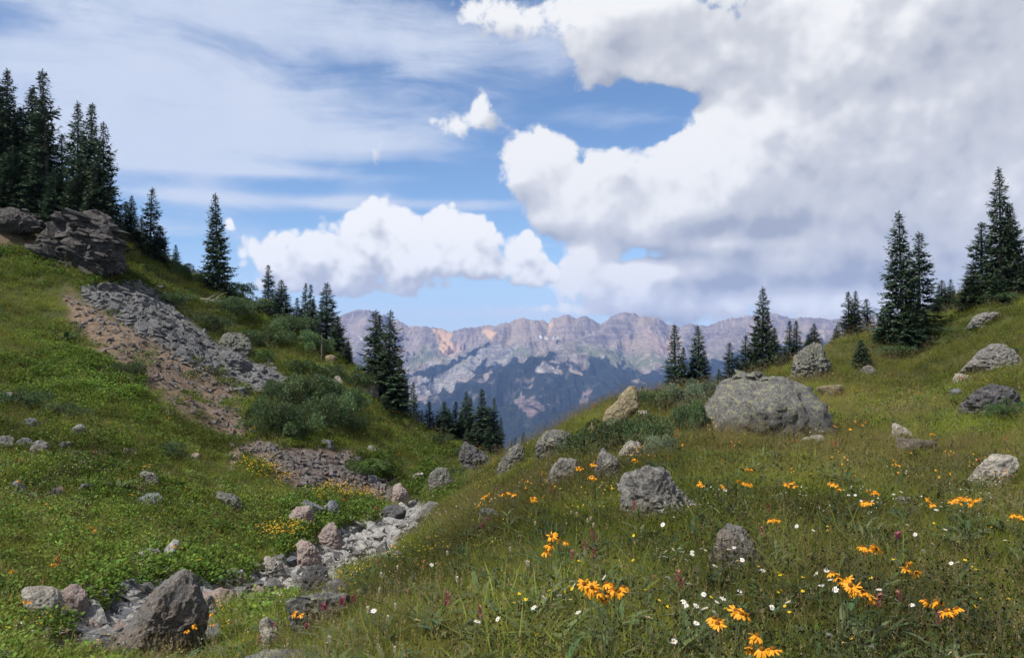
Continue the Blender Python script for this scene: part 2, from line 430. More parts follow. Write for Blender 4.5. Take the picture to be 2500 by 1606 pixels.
TRAIL2 = [(842,1098),(818,1118),(826,1140),(860,1130),(872,1104)]
TRAIL3 = [(310,1135),(328,1150),(335,1200),(360,1205),(352,1170),(330,1135)]
CREEK_L = [(70,1606),(140,1548),(205,1492),(280,1440),(420,1425),(560,1425),(640,1380),(715,1338),(795,1304),(860,1280),(930,1262),(985,1232),(1040,1222)]
CREEK_R = [(1075,1235),(1055,1272),(1000,1320),(935,1362),(870,1388),(815,1412),(745,1462),(640,1465),(560,1482),(490,1530),(470,1606)]
CREEK = CREEK_L + CREEK_R
_PX, _PY = pix(_S, (_Z - EYE) / _Y)
vis = (_Y > 5) & (_Y < 85)
m_talus = soft_poly(_PX, _PY, GREY_TALUS, 8, 1, 10) * vis
m_brown = np.maximum(soft_poly(_PX, _PY, BROWN_SLOPE, 12, 2, 14, 50), .8 * soft_poly(_PX, _PY, CRAG_SOIL, 10, 6, 16, 40)) * vis
m_low = soft_poly(_PX, _PY, LOW_TALUS, 8, 3, 12) * vis * (_Y > 20)
m_trail = np.maximum.reduce([soft_poly(_PX, _PY, t, 4, 4, 4) for t in (TRAIL, TRAIL2, TRAIL3)]) * vis * (_Y > 15)
m_creek = soft_poly(_PX, _PY, CREEK, 8, 5, 12) * (_Y > 6.5) * (_Y < 45)
m_bare = np.maximum.reduce([m_talus, m_brown * .9, m_low, m_trail, m_creek])
def mask(M, x, y):
    s = np.clip(x / y, S_AX[0], S_AX[-1] - 1e-6); l = np.clip(np.log(y), L_AX[0], L_AX[-1] - 1e-6)
    return M[np.clip(np.searchsorted(L_AX, l), 0, len(L_AX) - 1), np.clip(np.searchsorted(S_AX, s), 0, len(S_AX) - 1)]
# the ground sinks a little along the creek bed
_Z = _Z - 0.18 * m_creek

def mat_new(name):
    m = bpy.data.materials.new(name); m.use_nodes = True
    nt = m.node_tree; nt.nodes.clear()
    return m, NT(nt)
def finish(n, base, rough=.85, normal=None, spec=.25, trans=None, transcol=None):
    p = n.new('ShaderNodeBsdfPrincipled')
    n.put(p.inputs['Base Color'], base if not (isinstance(base, tuple) and len(base) == 3) else (*base, 1))
    n.put(p.inputs['Roughness'], rough); p.inputs['Specular IOR Level'].default_value = spec
    if normal is not None: n.put(p.inputs['Normal'], normal)
    res = p.outputs[0]
    if trans:
        t = n.new('ShaderNodeBsdfTranslucent'); n.put(t.inputs[0], transcol if transcol is not None else base)
        mx = n.new('ShaderNodeMixShader'); mx.inputs[0].default_value = trans
        n.t.links.new(res, mx.inputs[1]); n.t.links.new(t.outputs[0], mx.inputs[2]); res = mx.outputs[0]
    o = n.new('ShaderNodeOutputMaterial'); n.t.links.new(res, o.inputs[0])
def pos(n): return E(n, n.new('ShaderNodeNewGeometry').outputs['Position'])

m_ground, n = mat_new('meadow soil and turf')
p = pos(n)
a_ = n.noise(p, .35, 6, .6); b_ = n.noise(p, 2.7, 6, .65); c_ = n.noise(p, 14.0, 5, .7)
turf = n.mix(n.ss(a_, .35, .65), (.036, .052, .014), (.062, .074, .021))
turf = n.mix(n.ss(b_, .45, .75), turf, (.060, .055, .024))
turf = n.mix(n.ss(c_, .55, .8), turf, (.020, .026, .010))
br = n.mix(n.ss(b_, .35, .65), (.125, .092, .064), (.195, .142, .10))
br = n.mix(n.ss(c_, .5, .75), br, (.10, .075, .06))
gr = n.mix(n.ss(c_, .35, .65), (.10, .10, .105), (.21, .205, .20))
ck = n.mix(n.ss(c_, .3, .7), (.17, .162, .155), (.30, .29, .275))
lo = n.mix(n.ss(b_, .35, .6), (.11, .085, .075), (.17, .115, .09))
col = n.mix(n.attr('brown'), turf, br)
col = n.mix(n.attr('talus'), col, gr)
col = n.mix(n.attr('rubble'), col, lo)
col = n.mix(n.attr('trail'), col, n.mix(b_, (.19, .135, .10), (.27, .20, .155)))
col = n.mix(n.attr('creek'), col, ck)
finish(n, col, .95, n.bump(c_ + b_ * .6, .7, .12), .1)

_V = np.stack([_X, _Y, _Z], -1).reshape(-1, 3)
me = mesh_np('ground', _V, grid_faces(*_S.shape), m_ground, True,
             dict(brown=m_brown, talus=m_talus, rubble=m_low, trail=m_trail, creek=m_creek))
tag(link('ground', me), kind='structure')

# valley floor far below, from the back of the crest to the foot of the range
_vs = np.linspace(-1.35, 1.35, 160); _vl = np.linspace(math.log(318), math.log(5200), 90)
S2, L2 = np.meshgrid(_vs, _vl); Y2 = np.exp(L2)
z0 = np.interp(_vs, S_AX, _Z[-1])[None] - .5
t2 = (L2 - _vl[0]) / (_vl[-1] - _vl[0])
Z2 = z0 * (1 - t2) ** 2 + (-720) * (1 - (1 - t2) ** 2) + np.minimum(Y2 * .02, 40) * fbm(np.stack([S2 * Y2, Y2], -1) / 400, 4, 77) * np.minimum(t2 * 8, 1)
m_valley, n = mat_new('valley forest floor')
p = pos(n)
finish(n, n.mix(n.ss(n.noise(p, .004, 6, .6), .4, .65), (.016, .026, .017), (.04, .055, .025)), .95, n.bump(n.noise(p, .05, 4, .6), 1, 12), .05)
tag(link('valley_floor', mesh_np('valley_floor', np.stack([S2 * Y2, Y2, Z2], -1).reshape(-1, 3), grid_faces(*S2.shape), m_valley)), kind='structure')

# ================================================================== far mountain range
CREST = [(-400,740,9500),(200,765,9800),(600,762,10200),(780,772,10400),(814,768,10400),(828,772,10400),(850,763,10400),(872,756,10400),(897,755,10400),(912,769,10400),(931,783,10450),(961,785,10500),(972,781,10500),(999,796,10550),(1008,794,10550),(1036,796,10550),(1059,798,10550),
 (1080,802,10550),(1104,809,10550),(1137,799,10500),(1162,798,10500),(1186,791,10500),(1207,795,10450),(1235,787,10400),(1242,790,10400),(1255,781,10400),(1267,777,10400),(1280,776,10400),(1301,781,10400),(1318,781,10450),(1327,780,10450),(1336,789,10500),(1348,789,10500),(1362,773,10500),
 (1383,766,10500),(1405,776,10500),(1429,769,10500),(1447,777,10500),(1465,790,10500),(1484,782,10400),(1502,774,10350),(1523,762,10300),(1549,762,10300),(1562,772,10300),(1570,770,10300),(1608,776,10350),(1624,787,10400),(1661,796,10500),(1685,790,10500),(1729,795,10500),(1755,783,10400),(1790,776,10400),
 (1828,768,10300),(1842,768,10300),(1868,770,10300),(1891,762,10300),(1914,771,10300),(1940,775,10300),(1961,773,10300),(1977,773,10300),(2010,775,10300),(2031,780,10300),(2061,769,10300),(2150,772,10300),(2400,762,10200),(2900,750,10000),(3400,760,9800)]
SPURS = [
 [(1235,787,10400),(1212,812,9900),(1185,832,9450),(1140,852,8950),(1090,872,8500),(1040,890,8100),(990,910,7700),(950,930,7300),(900,965,6800)],
 [(1110,868,8700),(1120,905,8000),(1150,940,7500)],
 [(1275,777,10400),(1272,815,9900),(1262,850,9300),(1230,880,8800)],
 [(1523,762,10300),(1500,790,10000),(1470,808,9700),(1430,828,9200),(1385,845,8500),(1336,858,7700)],
 [(1336,858,7700),(1290,871,7500),(1250,884,7300),(1205,903,7050),(1150,925,6850),(1100,943,6600),(1050,975,6300),(1000,1005,6000)],
 [(1336,858,7700),(1372,880,7450),(1420,905,7150),(1470,930,6800),(1520,965,6400)],
 [(1336,858,7700),(1328,900,7100),(1330,950,6500),(1325,990,6000),(1330,1030,5600)],
 [(1430,828,9200),(1470,860,8500),(1500,895,7800),(1520,930,7200)],
 [(1570,770,10300),(1575,800,9900),(1588,835,9300),(1600,870,8600),(1590,910,8000),(1570,950,7300)],
 [(1842,768,10300),(1810,795,9800),(1775,835,9100),(1735,875,8500),(1690,915,7800),(1640,960,7100)],
 [(1685,790,10500),(1670,830,9700),(1660,870,8900)],
 [(1977,773,10300),(1960,815,9400),(1930,860,8500),(1900,900,7700)],
 [(897,755,10400),(890,800,9900),(875,840,9200),(850,880,8500),(820,920,7800)],
 [(1036,796,10550),(1030,825,10000)],[(1383,766,10500),(1380,800,10000)],[(1301,781,10400),(1310,815,9950)],
 [(2150,772,10300),(2120,830,9000),(2080,880,8000)],[(600,762,10200),(640,850,8800)],[(1180,1000,5600),(1250,985,5700),(1290,1005,5500)],[(1440,985,5900),(1470,1020,5500)],
]
def w3(p):
    s, q = sq(p[0], p[1]); y = float(p[2]); return np.array([float(s) * y, y, EYE + float(q) * y])
MS = np.concatenate([np.linspace(-1.1, -.24, 70)[:-1], np.linspace(-.24, .46, 720), np.linspace(.46, 1.1, 70)[1:]])
MY = np.concatenate([np.linspace(4300, 7000, 110)[:-1], np.linspace(7000, 10700, 210), np.linspace(10750, 12500, 14)])
MSg, MYg = np.meshgrid(MS, MY); MXg = MSg * MYg
Pm = np.stack([MXg, MYg], -1)
wob = 90 * np.stack([fbm(Pm / 620, 4, 101), fbm(Pm / 620, 4, 202)], -1)
Pw = Pm + wob * sstep(10150 - MYg, 0, 900)[..., None]
ribs = ridged(np.stack([Pm[..., 0] / 210, Pm[..., 1] / 520], -1), 4, 300)
ribs2 = ridged(Pm / 330 + 9, 5, 330)
Hm = np.full(MSg.shape, -5000.0)
Dm = np.full(MSg.shape, 1e9)
def add_ridge(pts, prof, wide):
    global Hm, Dm
    P3 = np.array([w3(p) for p in pts])
    for a, b in zip(P3[:-1], P3[1:]):
        lo = np.minimum(a[:2], b[:2]) - wide; hi = np.maximum(a[:2], b[:2]) + wide
        sel = (Pw[..., 0] > lo[0]) & (Pw[..., 0] < hi[0]) & (Pw[..., 1] > lo[1]) & (Pw[..., 1] < hi[1])
        if not sel.any(): continue
        p = Pw[sel]; ab = b[:2] - a[:2]
        t = np.clip(((p - a[:2]) @ ab) / (ab @ ab), 0, 1)
        d = np.hypot(*(p - a[:2] - t[:, None] * ab).T)
        z = a[2] + t * (b[2] - a[2])
        dd = np.maximum(d + (0.55 * np.minimum(d, 420)) * (-ribs[sel]) , 0)
        h = z - prof(dd)
        Hm[sel] = np.maximum(Hm[sel], h); Dm[sel] = np.minimum(Dm[sel], d)
prof_main = lambda d: np.interp(d, [0, 60, 170, 260, 420, 900, 2200, 5000], [0, 75, 165, 285, 370, 590, 1000, 1500])
prof_spur = lambda d: np.interp(d, [0, 40, 200, 330, 700, 1500, 4000], [0, 14, 110, 200, 380, 640, 1100])
add_ridge(CREST, prof_main, 3200)
for sp in SPURS: add_ridge(sp, prof_spur, 2200)
floor_m = -760 + np.clip(MYg - 6500, 0, None) * .06 + 60 * fbm(Pm / 900, 4, 55)
kk = 70.0
Hm = kk * np.logaddexp(Hm / kk, floor_m / kk)
near = sstep(Dm, 0, 220)
Hm = Hm + (ribs2 - .35) * 90 * near + 22 * fbm(Pm / 120, 4, 61) * (0.2 + .8 * near) * .8
# flat ledges of the layered cliffs
band = 58.0
zt = Hm + 18 * fbm(Pm / 700, 3, 71)
fr = zt / band - np.floor(zt / band)
Hm = Hm + sstep(Hm, -60, 120) * (1 + 18 * sstep(Dm, 60, 300)) * (sstep(fr, .25, .75) - fr) * 1.6
# broken skyline
crest_jag = np.interp(MSg, *zip(*sorted((float(sq(p[0], p[1])[0]), 1.0) for p in CREST)))
Hm = Hm + 14 * (ridged(np.stack([Pm[..., 0] / 42, Pm[..., 1] / 240], -1), 3, 88) - .3) * (1 - sstep(Dm, 0, 140)) * sstep(MYg, 9800, 10200)
MPX, MPY = pix(MSg, (Hm - EYE) / MYg)
gy, gx = np.gradient(Hm)
sl = np.hypot(gx / np.maximum(np.gradient(MXg, axis=1), 1), gy / np.gradient(MYg, axis=0))
ORANGE = [[(1085,806),(1104,812),(1098,826),(1106,845),(1110,862),(1100,869),(1085,869),(1077,858),(1074,838),(1064,818),(1055,805)],
          [(1182,800),(1200,808),(1215,812),(1205,822),(1196,832),(1188,822),(1178,812)],[(1337,788),(1348,789),(1344,803),(1340,812)]]
PINK = [(1110,845),(1125,832),(1137,836),(1128,855),(1112,868),(1104,868)]
SCREE2 = [(1573,805),(1585,835),(1598,858),(1618,866),(1640,862),(1660,835),(1640,820),(1610,830),(1590,815),(1580,795)]
SNOW = [[(1318,818),(1326,824),(1321,827),(1317,824)],[(1330,823),(1340,825),(1332,827)],[(1350,825),(1368,823),(1360,826)],[(873,818),(884,829),(886,833),(876,822)]]
FOREST = [(860,1200),(860,1010),(960,1000),(1065,968),(1100,943),(1150,925),(1205,903),(1250,884),(1290,871),(1336,860),(1350,866),(1385,885),(1400,912),(1420,915),(1440,870),(1490,880),(1505,905),(1510,880),(1530,890),(1560,915),(1600,900),(1650,885),(1700,880),(1760,880),(1850,850),(1950,835),(2100,830),(2600,830),(2600,1200)]
STRIPS = [[(955,930),(1030,905),(1095,885),(1190,838),(1192,843),(1160,866),(1120,888),(1070,915),(1035,945),(1020,945),(1060,912),(1030,920),(975,925)],
          [(1033,905),(1080,893),(1075,915),(1045,925),(1033,920)],[(1150,905),(1185,870),(1190,878),(1180,890),(1210,888),(1216,880),(1232,893),(1250,880),(1260,880),(1210,905),(1160,915)],
          [(1440,925),(1410,905),(1380,880),(1385,878),(1420,895)]]
GREENS = [[(985,870),(1010,860),(1050,850),(1075,862),(1085,872),(1110,870),(1050,888),(1000,900),(990,890)],[(1380,850),(1440,845),(1500,860),(1560,870),(1640,872),(1650,895),(1540,905),(1450,880)],[(1250,860),(1290,850),(1320,858),(1270,875),(1240,888)]]
PALE = [[(1200,838),(1240,842),(1320,858),(1250,884),(1150,925),(1065,968),(1000,985),(965,940),(1030,905),(1100,880)],[(1400,855),(1400,905),(1375,880),(1350,862)],[(1500,845),(1570,890),(1580,905),(1545,900),(1510,880)],[(1330,880),(1350,892),(1375,910),(1320,915),(1305,905)]]
CLIFFS = [[(1250,985),(1275,958),(1300,970),(1335,1000),(1290,1012)],[(1415,975),(1447,948),(1465,975),(1440,985)],[(1310,965),(1330,948),(1370,985),(1350,992)],[(1010,968),(1075,962),(1080,985),(1020,985)]]
def many(polys, w, seed, amp, sc):
    r = np.zeros(MSg.shape)
    for k, pl in enumerate(polys): r = np.maximum(r, soft_poly(MPX, MPY, pl, w, seed + k, amp, sc))
    return r
patch = fbm(Pm / 140, 4, 140)
forest = np.maximum(soft_poly(MPX, MPY, FOREST, 3, 400, 14, 22), many(STRIPS, 2, 420, 7, 14))
forest = forest * (1 - .62 * many(CLIFFS, 4, 440, 8, 20) ) * (1 - .8 * many([PALE[-1]], 3, 445, 8, 18))
forest = sstep(forest + .55 * patch - .2 * (1 - forest), .30, .62)
green = many(GREENS, 6, 460, 14, 24)
green = np.maximum(green, sstep(-sl, -.62, -.35) * sstep(-np.abs(Hm - 60), -230, -60) * .6)
m_mtn, n = mat_new('layered mountain rock')
p = pos(n); px_, py_, pz_ = n.sep(p)
big = n.noise(p, .0016, 6, .62); mid = n.noise(p, .008, 6, .62); fine = n.noise(p, .035, 5, .65)
zz = n.math('MULTIPLY_ADD', big, 160.0, pz_)
st1 = n.noise(n.comb(px_ * .0012, py_ * .0012, zz * .028), 1.0, 4, .7)
st2m = n.noise(n.comb(px_ * .004, py_ * .004, zz * .09), 1.0, 3, .7)
strk = n.noise(n.comb(px_ * .022, py_ * .006, pz_ * .003), 1.0, 5, .65)
rock = n.mix(n.ss(st1, .36, .64), (.135, .110, .104), (.225, .187, .165))
rock = n.mix(n.ss(big, .46, .62, 0, .75), rock, (.29, .22, .16))
rock = n.mix(n.ss(st2m, .48, .64, 0, .6), rock, (.12, .10, .098))
rock = n.mix(n.ss(strk, .5, .66, 0, .85), rock, (.285, .24, .21))
rock = n.mix(n.ss(mid, .54, .72, 0, .5), rock, (.23, .18, .15))
pale = n.mix(n.ss(st2m, .38, .6), (.34, .315, .285), (.155, .143, .135))
pale = n.mix(n.ss(strk, .55, .7, 0, .8), pale, (.15, .14, .14))
col = n.mix(n.attr('pale'), rock, pale)
grn = n.mix(n.ss(fine, .4, .62), (.075, .098, .040), (.15, .145, .088))
col = n.mix(n.attr('green') * n.ss(strk, .68, .45), col, grn)
col = n.mix(n.attr('orange') * n.ss(strk, .75, .55, .45, 1.0), col, n.mix(strk, (.44, .265, .14), (.52, .355, .215)))
col = n.mix(n.attr('pink'), col, (.33, .235, .19))
red = n.mix(n.ss(st2m, .4, .6), (.165, .115, .105), (.09, .07, .072))
col = n.mix(n.attr('cliff'), col, red)
fo = n.mix(n.ss(fine, .35, .65), (.009, .014, .015), (.020, .028, .022))
fo = n.mix(n.ss(mid, .56, .7, 0, .6), fo, (.07, .075, .055))
col = n.mix(n.attr('forest'), col, fo)
col = n.mix(n.attr('snow'), col, (.82, .84, .88))
finish(n, col, .95, n.bump(fine + mid * 2.0 + strk * 1.6, .9, 16), .05)
me = mesh_np('mountain_range', np.stack([MXg, MYg, Hm], -1).reshape(-1, 3), grid_faces(*MSg.shape), m_mtn, True,
             dict(forest=forest, green=green, orange=many(ORANGE, 2, 480, 5, 12), pink=np.maximum(soft_poly(MPX, MPY, PINK, 2, 490, 5, 12), .8 * soft_poly(MPX, MPY, SCREE2, 3, 492, 8, 16)),
                  pale=many(PALE, 6, 500, 16, 22), cliff=many(CLIFFS, 4, 440, 8, 20) * .7, snow=many(SNOW, 1, 520, 2, 6)))
tag(link('mountain_range', me), kind='structure')

# ------------------------------------------------------------------ the air between: far things fade to blue
bmz = bmesh.new(); bmesh.ops.create_cube(bmz, size=1.0)
me = bpy.data.meshes.new('haze'); bmz.to_mesh(me); bmz.free()
hz = link('haze', me); hz.location = (0, 5900, -150); hz.scale = (31000, 13600, 2100)
tag(hz, kind='stuff')
mh = bpy.data.materials.new('thin mountain air'); mh.use_nodes = True
hn = NT(mh.node_tree); mh.node_tree.nodes.clear()
pv = hn.new('ShaderNodeVolumePrincipled')
pv.inputs['Color'].default_value = (.33, .51, 1.0, 1); pv.inputs['Density'].default_value = 4.2e-5
pv.inputs['Anisotropy'].default_value = 0.1
ho = hn.new('ShaderNodeOutputMaterial'); hn.t.links.new(pv.outputs[0], ho.inputs['Volume'])
me.materials.append(mh)

# ================================================================== rocks
def rock_mat(name, base, dark, lichen, amount, scale=1.0, warm=None, crack=.16, layered=0.0):
    m, n = mat_new(name)
    t = n.new('ShaderNodeTexCoord'); oi = n.new('ShaderNodeObjectInfo')
    v = n.vmath('MULTIPLY_ADD', E(n, oi.outputs['Random']), (37., 91., 53.), E(n, t.outputs['Object']))
    a = n.noise(v, 1.6 * scale, 6, .62); b = n.noise(v, 7.0 * scale, 6, .68); c = n.noise(v, 26 * scale, 5, .7)
    vo = n.voronoi(v, 5.0 * scale, 'DISTANCE_TO_EDGE', 2, .6)
    col = n.mix(n.ss(b, .36, .66), dark, base)
    if warm: col = n.mix(n.ss(a, .42, .62), col, warm)
    col = n.mix(n.ss(c, .48, .70, 0, .75), col, tuple(x * .40 for x in dark))
    f_ = n.noise(v, 70 * scale, 3, .7)
    col = n.mix(n.ss(f_, .55, .72, 0, .45), col, tuple(min(1, x * 1.5) for x in base))
    col = n.mix(n.ss(n.noise(n.vmath('ADD', v, (9., 4., 2.)), 4.5 * scale, 8, .75), .60, .68, 0, .8), col, tuple(x * .35 for x in dark))
    if amount > 0:
        l = n.noise(n.vmath('ADD', v, (5.2, 1.3, 8.8)), 3.2 * scale, 7, .72)
        l2 = n.voronoi(v, 17 * scale, 'F1', 1, .5)
        lo = .66 - .26 * amount
        col = n.mix(n.ss(l - l2 * .10, lo, lo + .07, 0, .9), col, n.mix(c, tuple(x * .62 for x in lichen), lichen))
    col = n.mix(n.ss(vo, .05, .0, 0, crack), col, tuple(x * .3 for x in dark))
    h = b * .8 + c * .45 + n.ss(vo, 0, .08) * .10
    if layered:
        x, y, z = n.sep(v)
        st = n.noise(n.comb(x * 1.6, y * 1.6, n.math('MULTIPLY_ADD', a, 1.6, z * 6.0)), 2.4 * scale, 6, .72, .4)
        col = n.mix(n.ss(st, .54, .70, 0, .55 * layered), col, tuple(q * .35 for q in dark))
        h = h + st * 1.1 * layered
    finish(n, col, .92, n.bump(h, 1.0, .11 / scale), .2)
    return m
RM = dict(
 lichen=rock_mat('grey rock with yellow green lichen', (.165, .16, .148), (.075, .073, .075), (.255, .258, .165), .85, 2.6),
 grey=rock_mat('weathered grey rock', (.27, .258, .235), (.125, .12, .114), (.33, .32, .24), .45, layered=.6),
 pale=rock_mat('pale sandy rock', (.40, .37, .32), (.24, .215, .185), (.42, .43, .25), .4, .9),
 pink=rock_mat('pale pink rock', (.36, .285, .245), (.23, .175, .15), (.40, .38, .24), .2, .8, (.30, .245, .23)),
 brown=rock_mat('brown volcanic rock', (.215, .175, .148), (.095, .085, .078), (.27, .25, .16), .4, 1.2, (.15, .148, .145)),
 slate=rock_mat('dark slate', (.155, .15, .15), (.075, .072, .075), (.21, .21, .16), .25, 1.0, None, .2, 1.0),
 blue=rock_mat('blue grey rock', (.205, .22, .235), (.11, .12, .13), (.30, .30, .24), .25, .9),
 tan=rock_mat('tan lichen rock', (.30, .25, .16), (.17, .14, .09), (.34, .33, .16), .7),
 white=rock_mat('bleached creek stone', (.40, .39, .37), (.235, .228, .22), (.35, .35, .30), .2, 1.3, None, .3),
 crag=rock_mat('dark crag rock', (.112, .104, .098), (.048, .045, .045), (.15, .145, .10), .35, 1.0, None, .2, 1.0),
 talus=rock_mat('broken grey slate', (.185, .183, .183), (.09, .09, .092), (.25, .25, .20), .25, 1.3, None, .2),
 rubble=rock_mat('reddish brown rubble', (.20, .16, .14), (.105, .08, .07), (.25, .22, .16), .15, 1.3, (.165, .165, .165), .2),
)
def ico(sub):
    b = bmesh.new(); bmesh.ops.create_icosphere(b, subdivisions=sub, radius=1.0)
    V = np.array([v.co[:] for v in b.verts]); F = np.array([[v.index for v in f.verts] for f in b.faces]); b.free()
    return V / np.linalg.norm(V, axis=1)[:, None], F
ICO = {s: ico(s) for s in (1, 2, 3, 4, 5)}
def rock_shape(seed, w, d, h, sub=4, poly=None, sharp=14, rough=.062, strata=0.0, tilt=(.2, .1, 1), ncut=11, nstr=7.0):
    """boulder: a ball cut by planes, then weathered; base centre at the origin; poly = front outline in 0..1 units"""
    r = np.random.default_rng(seed)
    U, F = ICO[sub]
    N, Dd = [], []
    if poly is not None:
        q = np.array(poly, float); q = np.stack([(q[:, 0] - .5) * w, q[:, 1] * h], -1)
        nx_ = np.roll(q, -1, 0); cr = q[:, 0] * nx_[:, 1] - nx_[:, 0] * q[:, 1]
        cen = ((q + nx_) * cr[:, None]).sum(0) / (3 * cr.sum())
        q = q - cen; cx, cz = cen
        th = np.arctan2(U[:, 2], U[:, 0]); dirs = np.stack([np.cos(th), np.sin(th)], -1)
        rho = np.full(len(U), 1e9)
        for k in range(len(q)):                         # where the ray from the middle leaves the outline
            a, e = q[k], np.roll(q, -1, 0)[k] - q[k]
            den = dirs[:, 0] * e[1] - dirs[:, 1] * e[0]
            den = np.where(np.abs(den) < 1e-9, 1e-9, den)
            t = (a[0] * e[1] - a[1] * e[0]) / den; u = (a[0] * dirs[:, 1] - a[1] * dirs[:, 0]) / den
            ok = (t > 0) & (u >= -1e-6) & (u <= 1 + 1e-6)
            rho = np.where(ok & (t < rho), t, rho)
        rho = np.where(rho > 1e8, .3 * w, rho)
        dxz = np.hypot(U[:, 0], U[:, 2])
        rad = ((dxz / rho) ** 2.6 + (np.abs(U[:, 1]) / (d * .5)) ** 2.6) ** (-1 / 2.6)
        P0 = U * rad[:, None]
        for k in range(ncut):                           # flat faces broken off front and back, leaving the outline alone
            nn = np.array([r.normal() * .6, r.choice([-1, -1, 1]) * r.uniform(.5, 1.0), r.normal() * .55 + .15]); nn /= np.linalg.norm(nn)
            N.append(nn); Dd.append((P0 @ nn).max() * r.uniform(.74, .93))
        N = np.array(N); Dd = np.array(Dd)
        g = np.maximum(U @ N.T, 0) / Dd[None]
        rad = ((g ** (sharp * 1.5)).sum(1) + (1 / rad) ** (sharp * 1.5)) ** (-1 / (sharp * 1.5))
    else:
        cx, cz = 0.0, h * .40
        hz_ = h * .60
        for k in range(ncut):
            nn = r.normal(size=3); nn[2] *= .8; nn /= np.linalg.norm(nn)
            N.append(nn); Dd.append(math.sqrt((nn[0] * w / 2) ** 2 + (nn[1] * d / 2) ** 2 + (nn[2] * hz_) ** 2) * r.uniform(.60, .95))
        for ax, e in ((0, w / 2), (1, d / 2), (2, hz_)):
            for sgn in (1, -1):
                nn = np.zeros(3); nn[ax] = sgn; nn += r.normal(size=3) * .18; nn /= np.linalg.norm(nn); N.append(nn); Dd.append(e)
        N = np.array(N); Dd = np.array(Dd)
        g = np.maximum(U @ N.T, 0) / Dd[None]
        rad = (g ** (sharp * 2)).sum(1) ** (-1.0 / (sharp * 2))
    V = U * rad[:, None]
    m = (w * d * h) ** (1 / 3)
    off = seed * 3.7
    V = V + U * (m * rough * (1.4 * fbm(V / m * 1.6 + off, 3, seed) + .9 * ridged(V / m * 4.2 + off, 4, seed + 3)))[:, None]
    V = V + U * (m * rough * .75 * ridged(V / m * 9 + off, 3, seed + 7))[:, None]
    if sub > 3: V = V + U * (m * rough * .42 * fbm(V / m * 26 + off, 2, seed + 8))[:, None]
    if strata:
        ax = np.array(tilt, float); ax /= np.linalg.norm(ax)
        t = V @ ax / m * nstr + .8 * fbm(V / m * 1.5 + off, 2, seed + 11)
        fl = np.floor(t); fr = t - fl
        step = .6 * _hash(fl.astype(np.int64) & 0xffffffff, np.zeros(len(t), np.int64), np.zeros(len(t), np.int64), seed)
        hv = U - (U @ ax)[:, None] * ax
        V = V + hv * (m * strata * (step * .9 - .55 * (np.abs(fr - .5) > .40)) * (.55 + .6 * fbm(V / m * 2.2 + off, 2, seed + 13)))[:, None]
    V[:, 0] += cx; V[:, 2] += cz
    V[:, 2] = np.maximum(V[:, 2], -.35 * h)
    return V, F
_rock_i = [0]
def rock(name, px, pyb, wpx, hpx, matk, label, cat='boulder', poly=None, group=None, depth=.75, Y=None, sub=4, sink=.10, smooth=False, **kw):
    _rock_i[0] += 1
    p = at_depth(px, Y) if Y else hit(px, pyb)
    k = p.y / F_PX
    w, h = wpx * k, hpx * k
    if poly is None and wpx < 70: h *= .68; kw.setdefault('sharp', 24); kw.setdefault('ncut', 8)
    if not Y:
        up = max(0.0, EYE + float(sq(px, pyb)[1]) * p.y - p.z); h += up * .6      # the part hidden in the grass
    d = w * depth
    V, F = rock_shape(1000 + _rock_i[0] * 7, w * 1.02, d, h * (1 + sink), sub, poly, **kw)
    o = link(name, mesh_np(name, V, F, RM[matk], smooth))
    o.location = (p.x * (1 + d * .30 / p.y), p.y + d * .30, p.z - h * sink)
    o.rotation_euler = (0, 0, -math.atan2(p.x, p.y))
    return tag(o, label, cat, group)

# big ones that the outline of the photograph fixes (outline in units of width and height, from the left base)
rock('giant_boulder', 1846, 1047, 334, 124, 'lichen', 'giant rounded grey boulder with lichen crust on the flat meadow', sub=5, smooth=True, sharp=9, rough=.052, depth=.8,
     poly=[(0, -.1), (.02, .22), (.13, .55), (.25, .88), (.42, 1.0), (.62, .98), (.80, .84), (.94, .55), (1.0, .25), (.97, -.1)])
g_ = bpy.data.objects['giant_boulder']; gv = np.array([v.co[:] for v in g_.data.vertices])
for i, (dx_, dy_, s_) in enumerate([(-.62, -.1, .42), (-.3, -.2, .4), (.05, -.1, .36), (-.48, -.4, .4), (-.15, -.45, .42), (.2, -.4, .3)]):
    nb_ = gv[np.argsort(np.hypot(gv[:, 0] - dx_, gv[:, 1] - dy_) - gv[:, 2] * .5)[:6]].mean(0)
    V, F = rock_shape(90 + i, s_, s_ * .7, .09, 2, ncut=8, sharp=22, rough=.03)
    o = link('flake', mesh_np('flake', V, F, RM['lichen'], False), g_, tuple(nb_ - [0, 0, .06])); o.rotation_euler = (.25, -.12 + .1 * (i % 2), i * .8)
rock('leaning_boulder', 1518, 1022, 92, 90, 'tan', 'pointed tan boulder leaning up against the blue valley', sub=5, rough=.03, sharp=16, sink=.06,
     poly=[(0, .12), (.12, .42), (.36, .58), (.46, .78), (.74, .99), (.84, 1.0), (.90, .90), (1.0, .50), (.78, .28), (.47, 0.0), (.25, -.02)], depth=.6)
rock('lichen_tower_rock', 1985, 912, 86, 78, 'lichen', 'upright rough lichen rock standing behind the giant boulder', sub=5, rough=.085, poly=[(0, -.05), (.03, .35), (.2, .6), (.35, .85), (.55, 1), (.72, .93), (.85, .65), (1, .45), (.85, .1), (.7, -.05)])
rock('layered_rock', 1617, 1226, 176, 90, 'grey', 'broad jagged layered grey rock sinking into the meadow grass', sub=5, strata=.10, tilt=(.5, .1, 1), rough=.085, sharp=18, sink=.06, depth=.9,
     poly=[(.02, .55), (.12, .80), (.33, 1.0), (.52, .96), (.62, .66), (.74, .42), (.90, .30), (1.04, -.02), (.9, -.3), (.2, -.3), (.06, .2)])
